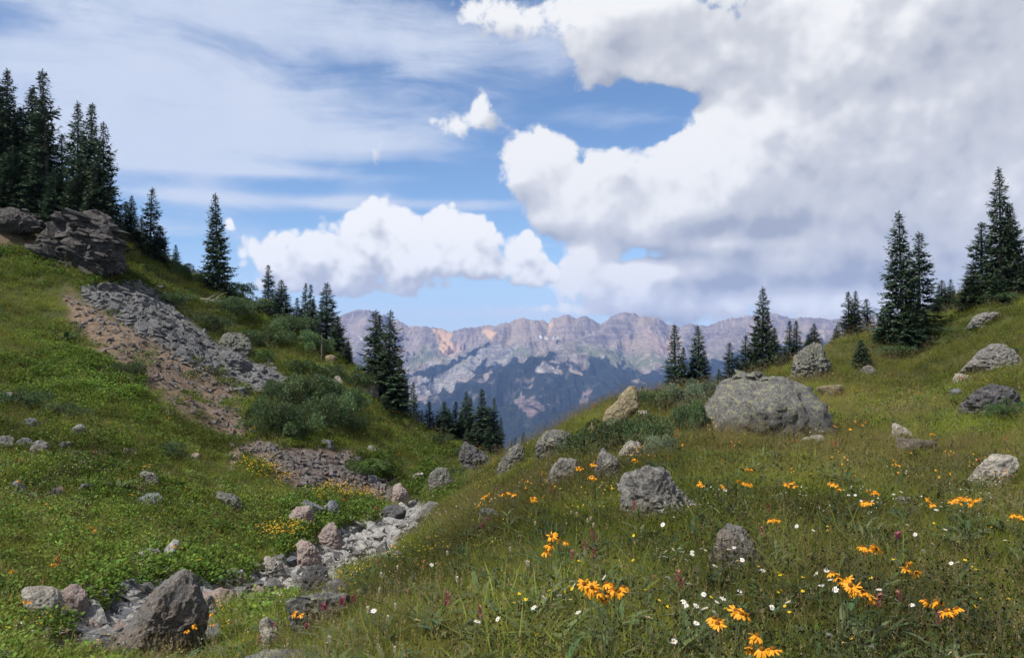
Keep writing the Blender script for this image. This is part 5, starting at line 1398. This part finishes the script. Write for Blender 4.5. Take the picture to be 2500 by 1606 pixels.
GREEN_T = [tuft(100 + i, 30, .30, .085, .0026) for i in range(5)]
LONG_T = [tuft(120 + i, 26, .40, .075, .0026, .28, (.100, .160, .020), (.185, .225, .04)) for i in range(3)]
SEED_T = [tuft(140 + i, 16, .30, .09, .0022, .3, (.128, .146, .024), (.30, .25, .085), 9) for i in range(4)]
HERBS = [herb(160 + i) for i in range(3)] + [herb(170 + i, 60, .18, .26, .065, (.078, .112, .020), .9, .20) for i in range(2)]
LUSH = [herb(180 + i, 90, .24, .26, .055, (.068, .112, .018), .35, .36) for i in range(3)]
ROSETTE = []
for i in range(3):
    V, F, c = broadleaf(190 + i); ROSETTE.append(mesh_np('rosette', V, F, m_herb, True, cols=dict(col=c)))
def put(name, label, cat, src, N, y0, y1, power, seed, scale, side=0, thin=None, drk=1.0, valk=1.0, bare=.2, **kw):
    N = int(N * 1.45)                                   # the cover goes on to both sides of the view
    x, y, r = points(N, y0, y1, power, seed)
    keep = ((mask(m_bare, x, y) < bare + .25 * r.random(N)) | ((mask(m_brown, x, y) > .1) & (mask(np.maximum(m_talus, m_low), x, y) < .3) & (r.random(N) < np.clip(.05 + .9 * P2f(x, y, 1.6, 251), 0, .45)))) & off_rocks(x, y)
    rs = right_side(x, y)
    if side > 0: keep &= rs
    if side < 0: keep &= ~rs
    if thin is not None: keep &= r.random(N) < thin(x, y)
    x, y = x[keep], y[keep]
    sc = r.uniform(.65, 1.35, len(x)) * (scale(y) if callable(scale) else scale)
    return scatter(name, label, cat, src, x, y, sc, tone(x, y, r) * valk, dryness(x, y, r, drk), seed + 1, **kw)
far = lambda y: np.clip(.74 + (y - 6) * .015, .72, 1.5)
P2f = lambda x, y, sc, sd: fbm(np.stack([x, y], -1) / sc, 3, sd)
put('meadow_grass', 'short green grass covering the near meadow', 'grass', GREEN_T + LONG_T[:1], 52000, 2.2, 40, 1.75, 301, far, +1)
put('dry_grass', 'straw coloured seeding grass standing in the right meadow', 'grass', SEED_T, 15000, 2.4, 42, 1.6, 303, far, +1, lambda x, y: np.clip(.42 + .9 * mask(m_tawny, x, y) + .5 * P2f(x, y, 3.5, 221), .05, 1), 1.25, 1.1)
put('tall_grass', 'tufts of longer green grass in the meadow', 'grass', LONG_T, 9000, 2.4, 45, 1.6, 305, far, 0, lambda x, y: np.clip(.25 + 1.2 * P2f(x, y, 2.6, 223), 0, 1), .8)
put('meadow_herbs', 'low leafy herbs between the grass of the meadow', 'plants', HERBS, 13000, 2.2, 40, 1.7, 307, lambda y: far(y) * .75, +1, lambda x, y: np.clip(.5 + .9 * P2f(x, y, 2.2, 225), .05, 1), .7, .9)
COARSE = [tuft(150 + i, 11, .42, .05, .0052, .45, (.098, .146, .022), (.18, .205, .04)) for i in range(3)]
put('coarse_grass', 'broad bladed grass and sedge arching over the near meadow', 'grass', COARSE, 3600, 2.4, 16, 1.4, 351, .95, +1, lambda x, y: np.clip(.45 + 1.0 * P2f(x, y, 1.4, 233), .03, 1), .7, 1.0)
put('rosettes', 'broad leaved rosettes in the flower meadow', 'plants', ROSETTE, 2600, 2.6, 22, 1.5, 309, 1.0, +1, None, .4)
put('seed_stalks', 'stalks with small blackish seed heads above the near grass', 'seed heads', [seedstalks(230 + i) for i in range(4)], 2300, 2.8, 15, 1.3, 311, 1.0, +1, lambda x, y: np.clip((x / y + .12) * 3.0, .02, 1) * np.clip(.55 + .9 * P2f(x, y, 1.6, 227), 0, 1), .5, 1.0, tiltamt=.05)
put('hillside_grass', 'grass on the slope left of the creek', 'grass', GREEN_T + SEED_T[:1], 56000, 8, 88, 1.15, 313, lambda y: far(y) * 1.1, -1, None, .9, 1.05)
put('slope_grass', 'grass on the far right slope', 'grass', GREEN_T + SEED_T[:2], 26000, 22, 80, 1.0, 315, lambda y: far(y) * 1.1, +1, None, 1.0)
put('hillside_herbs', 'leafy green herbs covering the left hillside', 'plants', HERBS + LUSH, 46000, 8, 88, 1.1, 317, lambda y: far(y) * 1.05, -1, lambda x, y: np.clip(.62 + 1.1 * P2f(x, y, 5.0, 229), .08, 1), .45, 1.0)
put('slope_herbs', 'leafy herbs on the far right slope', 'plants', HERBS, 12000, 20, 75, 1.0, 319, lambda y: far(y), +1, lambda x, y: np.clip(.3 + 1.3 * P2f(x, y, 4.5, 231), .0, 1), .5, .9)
LUSHP = [[(180,1606),(130,1560),(60,1520),(200,1480),(240,1420),(330,1380),(450,1370),(600,1360),(640,1390),(560,1430),(420,1435),(300,1448),(220,1530)], [(640,1300),(690,1240),(840,1190),(960,1200),(980,1240),(900,1285),(830,1320),(700,1370),(650,1350)],
         [(985,1160),(1090,1150),(1130,1180),(1080,1225),(1000,1215)], [(600,1510),(700,1450),(720,1490),(640,1530)], [(800,1130),(960,1120),(960,1180),(860,1165)], [(0,880),(120,860),(330,880),(400,950),(300,980),(60,960)]]
m_lush = np.zeros(_S.shape)
for k, lp in enumerate(LUSHP): m_lush = np.maximum(m_lush, soft_poly(_PX, _PY, lp, 12, 660 + k, 20, 50) * (_Y > 7.5))
put('lush_herbs', 'dense rich green plants crowding the creek banks', 'plants', LUSH, 30000, 8, 50, 1.2, 321, lambda y: far(y) * 1.15, 0, lambda x, y: mask(m_lush, x, y), .1, 1.0, .0)
# far small flowers
WHITE, YELLOW, ORANGE_, PINK_ = (.72, .73, .70), (.72, .48, .02), (.80, .33, .012), (.34, .075, .09)
WF = [blooms(240 + i, 4, .10, .30, .013, WHITE) for i in range(2)]; YF = [blooms(250 + i, 5, .10, .32, .014, YELLOW) for i in range(2)]; OF = [blooms(260 + i, 3, .05, .36, .024, ORANGE_, .5) for i in range(2)]; RF = [blooms(265, 5, .04, .32, .022, (.42, .10, .05), 1.5)]
pat = lambda lo, k, sc, sd: (lambda x, y: np.clip(lo + k * P2f(x, y, sc, sd), 0, 1))
put('white_flowers', 'scattered tiny white flowers on the slopes', 'flowers', WF, 4200, 9, 70, 1.2, 331, far, 0, pat(.18, 1.1, 3.0, 241), 0, 1, .3)
put('yellow_flowers', 'scattered tiny yellow flowers on the slopes', 'flowers', YF, 3200, 9, 70, 1.2, 333, lambda y: far(y) * .9, 0, pat(.12, 1.0, 3.5, 243), 0, 1, .3)
put('orange_flowers', 'scattered small orange flowers across both slopes', 'flowers', OF, 1300, 11, 62, 1.15, 335, lambda y: far(y) * .95, 0, pat(.06, .9, 2.5, 245), 0, 1, .3)
put('red_flowers', 'scattered tiny red flowers in the grass', 'flowers', RF, 420, 9, 60, 1.3, 337, far, 0, pat(.2, 1.0, 4, 247), 0, 1, .3)
YB = [[(590,1130),(660,1140),(710,1175),(720,1200),(640,1185),(600,1165)], [(770,1205),(860,1208),(920,1222),(900,1240),(790,1225)], [(640,1310),(720,1300),(750,1320),(650,1330)]]
m_yb = np.zeros(_S.shape)
for k, lp in enumerate(YB): m_yb = np.maximum(m_yb, soft_poly(_PX, _PY, lp, 5, 680 + k, 10, 30) * (_Y > 14))
put('yellow_flower_band', 'dense band of yellow flowers below the rubble', 'flowers', [blooms(270 + i, 9, .14, .34, .026, (.66, .40, .015)) for i in range(2)], 16000, 18, 40, 1.2, 339, lambda y: far(y), 0, lambda x, y: mask(m_yb, x, y) * .8, 0, 1, .8)

# ================================================================== single flowers of the near meadow
m_stem, n = mat_new('flower stems'); finish(n, (.085, .105, .045), .7, None, .2, .15)
def petmat(name, c1, c2, sc=60):
    m, n = mat_new(name)
    p = E(n, n.new('ShaderNodeTexCoord').outputs['Object'])
    finish(n, n.mix(n.noise(p, sc, 4, .6), c1, c2), .55, None, .25, .28); return m
m_orange = petmat('orange petals', (.62, .23, .008), (.85, .40, .02))
m_disc, n = mat_new('brown flower disc'); p = E(n, n.new('ShaderNodeTexCoord').outputs['Object'])
vv = n.voronoi(p, 420, 'F1'); finish(n, n.mix(vv, (.30, .11, .012), (.10, .035, .008)), .8, n.bump(vv, 1, .003), .1)
m_white = petmat('white petals', (.78, .78, .76), (.66, .66, .68)); m_yel = petmat('yellow disc', (.70, .46, .02), (.55, .33, .01)); m_yelp = petmat('yellow petals', (.78, .58, .02), (.66, .44, .01))
m_pink = petmat('pink bracts', (.27, .085, .085), (.36, .16, .13)); m_mag = petmat('magenta bracts', (.24, .045, .075), (.31, .075, .105)); m_cream = petmat('cream florets', (.50, .43, .32), (.66, .60, .48))

def ray_flower(seed, npet, Lp, wp, droop, disc_r, disc_h, pm, dm, jag=.15):
    r = np.random.default_rng(seed)
    a = np.arange(npet) / npet * 6.283 + r.normal(size=npet) * .08
    dr = droop + r.normal(size=npet) * jag
    u = np.array([0, .35, .75, 1.0]); wq = np.array([.35, .85, 1.0, .35]) * wp
    L = Lp * r.uniform(.85, 1.15, npet)
    rad = disc_r * .75 + L[:, None] * u * np.cos(dr)[:, None]
    zz_ = -L[:, None] * (u ** 1.5) * np.sin(dr)[:, None]
    C_ = np.stack([np.cos(a)[:, None] * rad, np.sin(a)[:, None] * rad, zz_], -1)
    sd = np.stack([-np.sin(a), np.cos(a), r.normal(size=npet) * .25], -1)
    V = np.stack([C_ - sd[:, None] * wq[None, :, None], C_ + sd[:, None] * wq[None, :, None]], 2)
    i = np.arange(npet * 8).reshape(npet, 4, 2)
    F = np.stack([i[:, :-1, 0], i[:, :-1, 1], i[:, 1:, 1], i[:, 1:, 0]], -1).reshape(-1, 4)
    pet = mesh_np('petals', V.reshape(-1, 3), F, pm)
    U, Fd = ICO[2]
    disc = mesh_np('disc', U * [disc_r, disc_r, disc_h] + [0, 0, disc_h * .25], Fd, dm)
    return pet, disc
SNEEZE = [ray_flower(700 + i, 14, .034, .0055, .75 + .25 * (i % 3 - 1), .0125, .011, m_orange, m_disc, .3) for i in range(5)]
DAISY = [ray_flower(720 + i, 24, .015, .0017, .05, .0062, .004, m_white, m_yel, .12) for i in range(3)]
GOLD = [ray_flower(730 + i, 9, .011, .0036, .1, .004, .004, m_yelp, m_yel, .2) for i in range(3)]
def spike_mesh(seed, L=.075, rad=.013, m=m_pink, nb=70, flare=.9):
    r = np.random.default_rng(seed)
    t = r.random(nb); a = r.uniform(0, 6.283, nb); rr = rad * (1.05 - t * .65)
    P = np.stack([np.cos(a) * rr * .4, np.sin(a) * rr * .4, t * L], -1)
    ax = np.stack([np.cos(a) * flare, np.sin(a) * flare, np.full(nb, 1.0)], -1) * (rad * 1.25)
    B = np.stack([-np.sin(a), np.cos(a), 0 * a], -1) * .0042
    V, F = diamonds(P, ax, B)
    return mesh_np('flower_spike', V, F, m, False)
PAINT = [spike_mesh(740 + i) for i in range(3)]; MAG = [spike_mesh(744 + i, .05, .014, m_mag, 60, 1.2) for i in range(2)]; BISTORT = [spike_mesh(748 + i, .032, .008, m_cream, 60, .8) for i in range(2)]
LEAFM = []
for i in range(4):
    V, F, c = broadleaf(760 + i, 1, .15, (.075, .105, .050), .013); LEAFM.append(mesh_np('leaf', V, F, m_herb if False else m_stem, True))
def stem_mesh(P0, P1, rad=.0022, bow=.02, seed=0):
    r = np.random.default_rng(seed); u = np.linspace(0, 1, 6)
    P = np.array(P0)[None] * (1 - u)[:, None] + np.array(P1)[None] * u[:, None]
    P[:, 0] += bow * np.sin(u * np.pi) * r.normal(); P[:, 1] += bow * np.sin(u * np.pi) * r.normal()
    return mesh_np('stem', *tube(P, rad * (1.15 - .3 * u), 5), m_stem)
def depth_for(px, py, h, y0=2.4, y1=40):
    """distance at which a plant h metres tall shows its top at this pixel"""
    s, q = sq(px, py); y = np.exp(np.linspace(math.log(y0), math.log(y1), 700))
    g = EYE + float(q) * y - ground(float(s) * y, y) - h
    k = np.nonzero(g <= 0)[0]
    return float(y[k[0]]) if len(k) else float(y[int(np.argmin(g))])
def flower_plant(name, cat, label, group, heads, h, kind, leaves=0, seed=0, lean=None):
    """heads: photo pixels of its flower heads"""
    r = np.random.default_rng(seed + 17)
    mx = sum(a for a, b in heads) / len(heads); my = sum(b for a, b in heads) / len(heads)
    Y = depth_for(mx, my, h); p = at_depth(mx, Y)
    o = thing(name, p, label, cat, group)
    for i, (hx, hy) in enumerate(heads):
        yy = Y + r.uniform(-.07, .07) * (len(heads) > 1)
        s, q = sq(hx, hy)
        top = Vector((float(s) * yy, yy, EYE + float(q) * yy)) - p
        foot = (r.normal() * .025, r.normal() * .025, -.03)
        link('stem', stem_mesh(foot, top, .0024 if kind == 'sneeze' else .0014, .02, seed * 31 + i), o)
        if kind in ('sneeze', 'daisy', 'gold'):
            pet, disc = random.choice(dict(sneeze=SNEEZE, daisy=DAISY, gold=GOLD)[kind])
            hd = link('flower_head', pet, o, top); hd.rotation_euler = (r.normal() * .38 + .10, r.normal() * .38, r.uniform(0, 6.28))
            link('disc', disc, hd)
            sc = r.uniform(.88, 1.15) * (.95 if kind == 'daisy' else 1.0); hd.scale = (sc, sc, sc)
        else:
            me_ = random.choice(dict(paint=PAINT, magenta=MAG, bistort=BISTORT)[kind])
            hd = link('flower_spike', me_, o, top - Vector((0, 0, {'paint': .05, 'magenta': .03, 'bistort': .02}[kind])))
            hd.rotation_euler = (r.normal() * .12, r.normal() * .12, r.uniform(0, 6.28)); sc = r.uniform(.85, 1.2); hd.scale = (sc, sc, sc)
    for k in range(leaves):
        lf = link('leaf', random.choice(LEAFM), o, (r.normal() * .03, r.normal() * .03, r.uniform(.0, h * .45)))
        lf.rotation_euler = (0, 0, r.uniform(0, 6.28)); sc = r.uniform(.8, 1.35); lf.scale = (sc, sc, sc)
    return o
SN = [  # head pixels, label
 ([(1425,1424),(1438,1440),(1455,1428),(1462,1446),(1480,1424),(1486,1452),(1500,1440),(1472,1458),(1512,1444),(1522,1432),(1445,1432),(1496,1428)], 'largest orange sneezeweed clump of a dozen drooping heads low in the middle meadow'),
 ([(1346,1308),(1360,1312),(1382,1322)], 'orange sneezeweed of three heads left of the pink spikes'),
 ([(1343,1330),(1333,1346)], 'two half open orange heads low on the same leaning stalks left of the pink spikes'),
 ([(1742,1508),(1756,1514),(1752,1522)], 'orange sneezeweed with two heads facing the viewer among daisies'),
 ([(1796,1490),(1810,1498),(1824,1502),(1802,1494)], 'orange sneezeweed of spreading heads just above the facing pair'),
 ([(1848,1552),(1838,1558)], 'single broad orange head above the bottom row of heads'),
 ([(1834,1582),(1860,1584),(1886,1584)], 'row of three round drooping orange heads at the bottom of the meadow'),
 ([(2032,1398),(2046,1410),(2058,1418),(2068,1412),(2062,1428)], 'upper left half of the slanting band of orange heads'),
 ([(2085,1436),(2094,1446),(2108,1444),(2118,1452),(2124,1462),(2076,1428)], 'lower right half of the slanting band of orange heads'),
 ([(2216,1378),(2212,1388),(2236,1396)], 'orange sneezeweed of three drooping heads right of the slanting band'),
 ([(2260,1466),(2284,1468)], 'pair of drooping orange heads beside a pink spike at the lower right'),
 ([(2310,1492),(2336,1484),(2322,1494)], 'orange sneezeweed with ragged petals right of the drooping pair'),
 ([(2104,1334),(2116,1342),(2134,1332),(2140,1340)], 'star like orange heads with pointed petals in the middle right meadow'),
 ([(1880,1268),(1896,1268)], 'pair of orange heads right of the flecked rock'),
 ([(2118,1198),(2130,1200),(2140,1202)], 'flat row of orange heads on the middle meadow'),
 ([(2110,1224),(2122,1226)], 'pair of orange heads on long stalks just below the flat row'),
 ([(1922,1182),(1932,1178),(1940,1186)], 'orange heads on a forked stalk left of the flat row'),
 ([(2030,1180),(2040,1184),(2048,1192)], 'orange heads drooping to the right on pale stalks'),
 ([(2268,1220),(2276,1230)], 'orange heads on a stalk leaning right'),
 ([(2322,1222),(2336,1216),(2350,1214),(2362,1216),(2376,1222),(2386,1218),(2342,1226),(2368,1228)], 'wide orange sneezeweed with big silvery leaves on the right'),
 ([(2472,1256),(2486,1258),(2498,1264)], 'orange sneezeweed cut by the right edge of the view'),
 ([(1824,1144),(1834,1146)], 'orange heads farthest back in the near meadow'),
 ([(1804,1174),(1818,1178),(1828,1180)], 'orange heads right of the broad layered rock'),
 ([(1706,1180),(1714,1184)], 'small orange head close to the broad layered rock'),
 ([(1768,1188)], 'single orange head beside a white daisy'),
 ([(716,1496),(732,1500)], 'orange sneezeweed with two drooping heads alone near the creek'),
 ([(1300,1216),(1308,1220)], 'orange heads in the tawny grass left of the layered rock'),
 ([(1444,1164),(1450,1166)], 'orange head in front of the spiky tilted rock'),
 ([(1546,1120),(1552,1124)], 'orange head right of the spiky tilted rock'),
 ([(1447,1132),(1452,1134)], 'orange head left of the spiky tilted rock'),
 ([(1410,1142),(1420,1144)], 'orange heads right of the low cracked rock'),
 ([(1180,1212),(1190,1208)], 'orange heads above the creek head grey slab'),
 ([(1228,1206),(1244,1202),(1254,1206)], 'row of orange heads on the slope above the brow'),
 ([(2090,1028),(2106,1036),(2112,1030)], 'orange heads right of the giant boulder in the shade'),
 ([(2040,1040),(2076,1046)], 'orange heads low beside the giant boulder'),
 ([(2274,1058),(2280,1060)], 'orange head on the low dark rock mound'),
 ([(224,1285),(232,1292),(228,1298)], 'orange heads in the middle of the left meadow'),
 ([(140,1362),(128,1380),(136,1376)], 'orange heads above the split boulder'),
 ([(28,1394)], 'single orange head at the left edge above the split boulder'),
 ([(62,1466),(72,1468)], 'orange heads in front of the split boulder'),
 ([(428,1332)], 'orange head in front of the white upright slab'),
 ([(514,1498),(518,1524)], 'orange heads right of the brown pyramid boulder'),
 ([(456,1540),(476,1528)], 'orange heads at the right foot of the brown pyramid boulder'),
 ([(46,1174)], 'orange head on the pointed rock near the left edge'),
 ([(150,1190)], 'orange head beside the dark wedge rock'),
 ([(488,1364)], 'orange head in the lush plants above the brown pyramid boulder'),
 ([(322,1206)], 'orange head left of the flat blue grey slab'),
]
for i, (hd, lab) in enumerate(SN):
    big_ = max(b for a, b in hd) > 1200 and hd[0][0] > 1200
    flower_plant('sneezeweed', 'flower', lab, 'orange sneezeweeds', hd, .56 if big_ else .5, 'sneeze', 9 if big_ else 3, i)
for i, (px_, py_, k_, h_, lab) in enumerate([
 (1089, 1460, 'paint', .45, 'tall pink paintbrush spike in the lower middle grass'), (1172, 1490, 'paint', .42, 'shorter pink paintbrush spike right of the tall one'),
 (2202, 1448, 'paint', .48, 'pink paintbrush spike under the slanting band of orange heads'), (2143, 1462, 'paint', .45, 'dull pink spike at the right end of the slanting band'), (2290, 1504, 'paint', .45, 'pink paintbrush spike between two orange pairs'),
 (1878, 1238, 'paint', .5, 'red spike standing behind the pair of orange heads'), (1861, 1296, 'paint', .42, 'dark red spike at the right side of the flecked rock'), (1653, 1402, 'paint', .45, 'reddish spike in the middle of the daisies'), (1666, 1424, 'paint', .4, 'faded brown red spike below the reddish one'),
 (1449, 1304, 'paint', .45, 'upper pink red spike of the group right of three orange heads'), (1423, 1326, 'paint', .45, 'pink red spike left in the group right of three orange heads'), (1452, 1348, 'paint', .4, 'low pink red spike in the group right of three orange heads'), (1398, 1352, 'paint', .38, 'bushy dusky red spike beside the orange leaves'),
 (2193, 1310, 'magenta', .45, 'small magenta head in the middle right meadow'), (1547, 1232, 'paint', .5, 'reddish spike in front of the broad layered rock'), (2390, 1124, 'magenta', .4, 'reddish tuft at the left end of the bleached slab'),
 (750, 1528, 'magenta', .4, 'magenta paintbrush just right of the lone orange pair'), (791, 1484, 'magenta', .42, 'magenta paintbrush in front of the flat lichen rock'), (833, 1470, 'magenta', .42, 'magenta paintbrush left of another over the lichen rock'), (863, 1460, 'magenta', .42, 'magenta paintbrush at the right end of the lichen rock'),
 (665, 1524, 'magenta', .4, 'magenta paintbrush on the tan grey rock'), (634, 1560, 'paint', .36, 'pink spike low left of the tan grey rock'), (924, 1368, 'paint', .45, 'pinkish spike on the brow of the meadow above the creek'), (1190, 1268, 'magenta', .4, 'magenta spike on the brow right of the creek head'), (1175, 1282, 'magenta', .4, 'lower magenta spike on the brow right of the creek head'),
 ]):
    flower_plant('paintbrush', 'flower', lab, 'paintbrush spikes', [(px_, py_)], h_, k_, 4, 200 + i)
DA = [(1605,1338),(1625,1346),(1644,1340),(1660,1338),(1664,1346),(1690,1346),(1690,1352),(1712,1338),(1722,1342),(1748,1334),(1780,1340),(1792,1336),(1812,1318),(1756,1354),(1675,1366),(1745,1380),(1800,1368),(1812,1366),(1612,1358),(1624,1358),(1618,1280),
 (1475,1408),(1630,1408),(1682,1424),(1396,1418),(1400,1430),(1328,1456),(1365,1452),(1392,1462),(1303,1482),(1411,1494),(1553,1490),(1585,1506),(1668,1468),(1675,1478),(1700,1478),(1718,1450),(1765,1460),(1750,1468),(1720,1484),(1745,1494),(1806,1442),(1645,1564),(1700,1520),
 (1945,1284),(1986,1294),(1862,1392),(1992,1400),(2018,1392),(2028,1414),(2040,1438),(2005,1428),(2146,1438),(1884,1482),(1924,1468),(2226,1476),(2026,1548),(2058,1568),(2128,1578),(2320,1592),(1806,1450),
 (1770,1196),(2182,1206),(2200,1200),(2220,1214),(2072,1208),(2088,1208),(2102,1222),(2130,1222),(2298,1236),(2286,1244),(2214,1280),(2226,1294),(2234,1304),(2308,1292),(2276,1326),(2256,1344),(2322,1374),(2336,1372),(2454,1318),(1694,1230),(1708,1230),(1054,1378),(912,1490),(1165,1516),(1215,1510),(1018,1512),(800,1568)]
for i, (px_, py_) in enumerate(DA):
    flower_plant('fleabane_daisy', 'flower', 'white daisy with a yellow centre standing in the near meadow grass', 'white daisies in the near meadow', [(px_ + .0, py_)], random.uniform(.34, .48), 'daisy', 0, 300 + i)
GO = [(1268,1448),(1284,1462),(1340,1440),(1342,1454),(1360,1436),(1380,1444),(1390,1430),(1396,1436),(1577,1438),(1610,1464),(1630,1478),(1736,1456),(1546,1306),(1545,1366),(1415,1368),(1960,1408),(1900,1396),(1915,1402),(1960,1442),(1916,1478),(1928,1492),(2020,1284),(2020,1294),(1904,1402),(2126,1410),(2180,1364),(2306,1306),(2338,1322),(2356,1366),(2374,1382),(2384,1390),(2384,1446),(2414,1312),(2080,1558),(1852,1382),(855,1424),(940,1380),(1720,1448),(1310,1548),(1900,1444),(1908,1440),(2280,1276),(2420,1286),(1255,1470),(2390,1458),(2462,1460),(2380,1478),(1770,1484)]
for i, (px_, py_) in enumerate(GO):
    flower_plant('yellow_cinquefoil', 'flower', 'small yellow flower on a thin stalk in the near meadow grass', 'small yellow flowers in the near meadow', [(px_, py_)], random.uniform(.32, .46), 'gold', 0, 500 + i)
BI = [(1306,1278),(1394,1250),(1407,1254),(1435,1270),(1442,1266),(1448,1282),(1288,1372),(929,1402),(925,1440),(1118,1414),(1092,1350),(1245,1340),(972,1384),(968,1478),(946,1508),(963,1584),(1290,1376),(902,1488),(804,1562),(1566,1242)]
for i, (px_, py_) in enumerate(BI):
    flower_plant('bistort', 'flower', 'cream white bistort spike above the tawny grass', 'cream bistort spikes', [(px_, py_)], .44, 'bistort', 0, 600 + i)
# big-leaved plants
for i, (px_, py_, n_, L_, lab) in enumerate([(1222, 1470, 12, .26, 'big leaved plant in the lower middle meadow'), (2330, 1300, 14, .24, 'silvery broad leaved plant under the wide orange clump'), (290, 1185, 12, .55, 'tall pale leaved false hellebore beside the footpath'), (95, 1215, 12, .5, 'false hellebore left of the dark wedge rock'), (160, 830, 14, 1.1, 'tall pale mullein like spike plant on the upper left slope'),
        (2060, 1480, 12, .22, 'broad leaves under the slanting orange band'), (1345, 1360, 12, .24, 'long leaves under the three orange heads'), (1270, 1462, 8, .2, 'narrow leaved plant right of the big leaved plant'), (560, 1125, 12, .5, 'false hellebore left of the trail bend')]):
    p = hit(px_, py_); V, F, c = broadleaf(800 + i, n_, L_, (.060, .098, .036), L_ * .11)
    o = thing('leafy_plant', p, lab, 'plant'); 
    r = np.random.default_rng(i); 
    V = V.reshape(n_, 10, 3)
    for k in range(n_):
        link('leaf', mesh_np('leaf', V[k], F[k * 4:(k + 1) * 4] - k * 10, m_leaf, True, cols=dict(col=c[k * 10:(k + 1) * 10])), o)
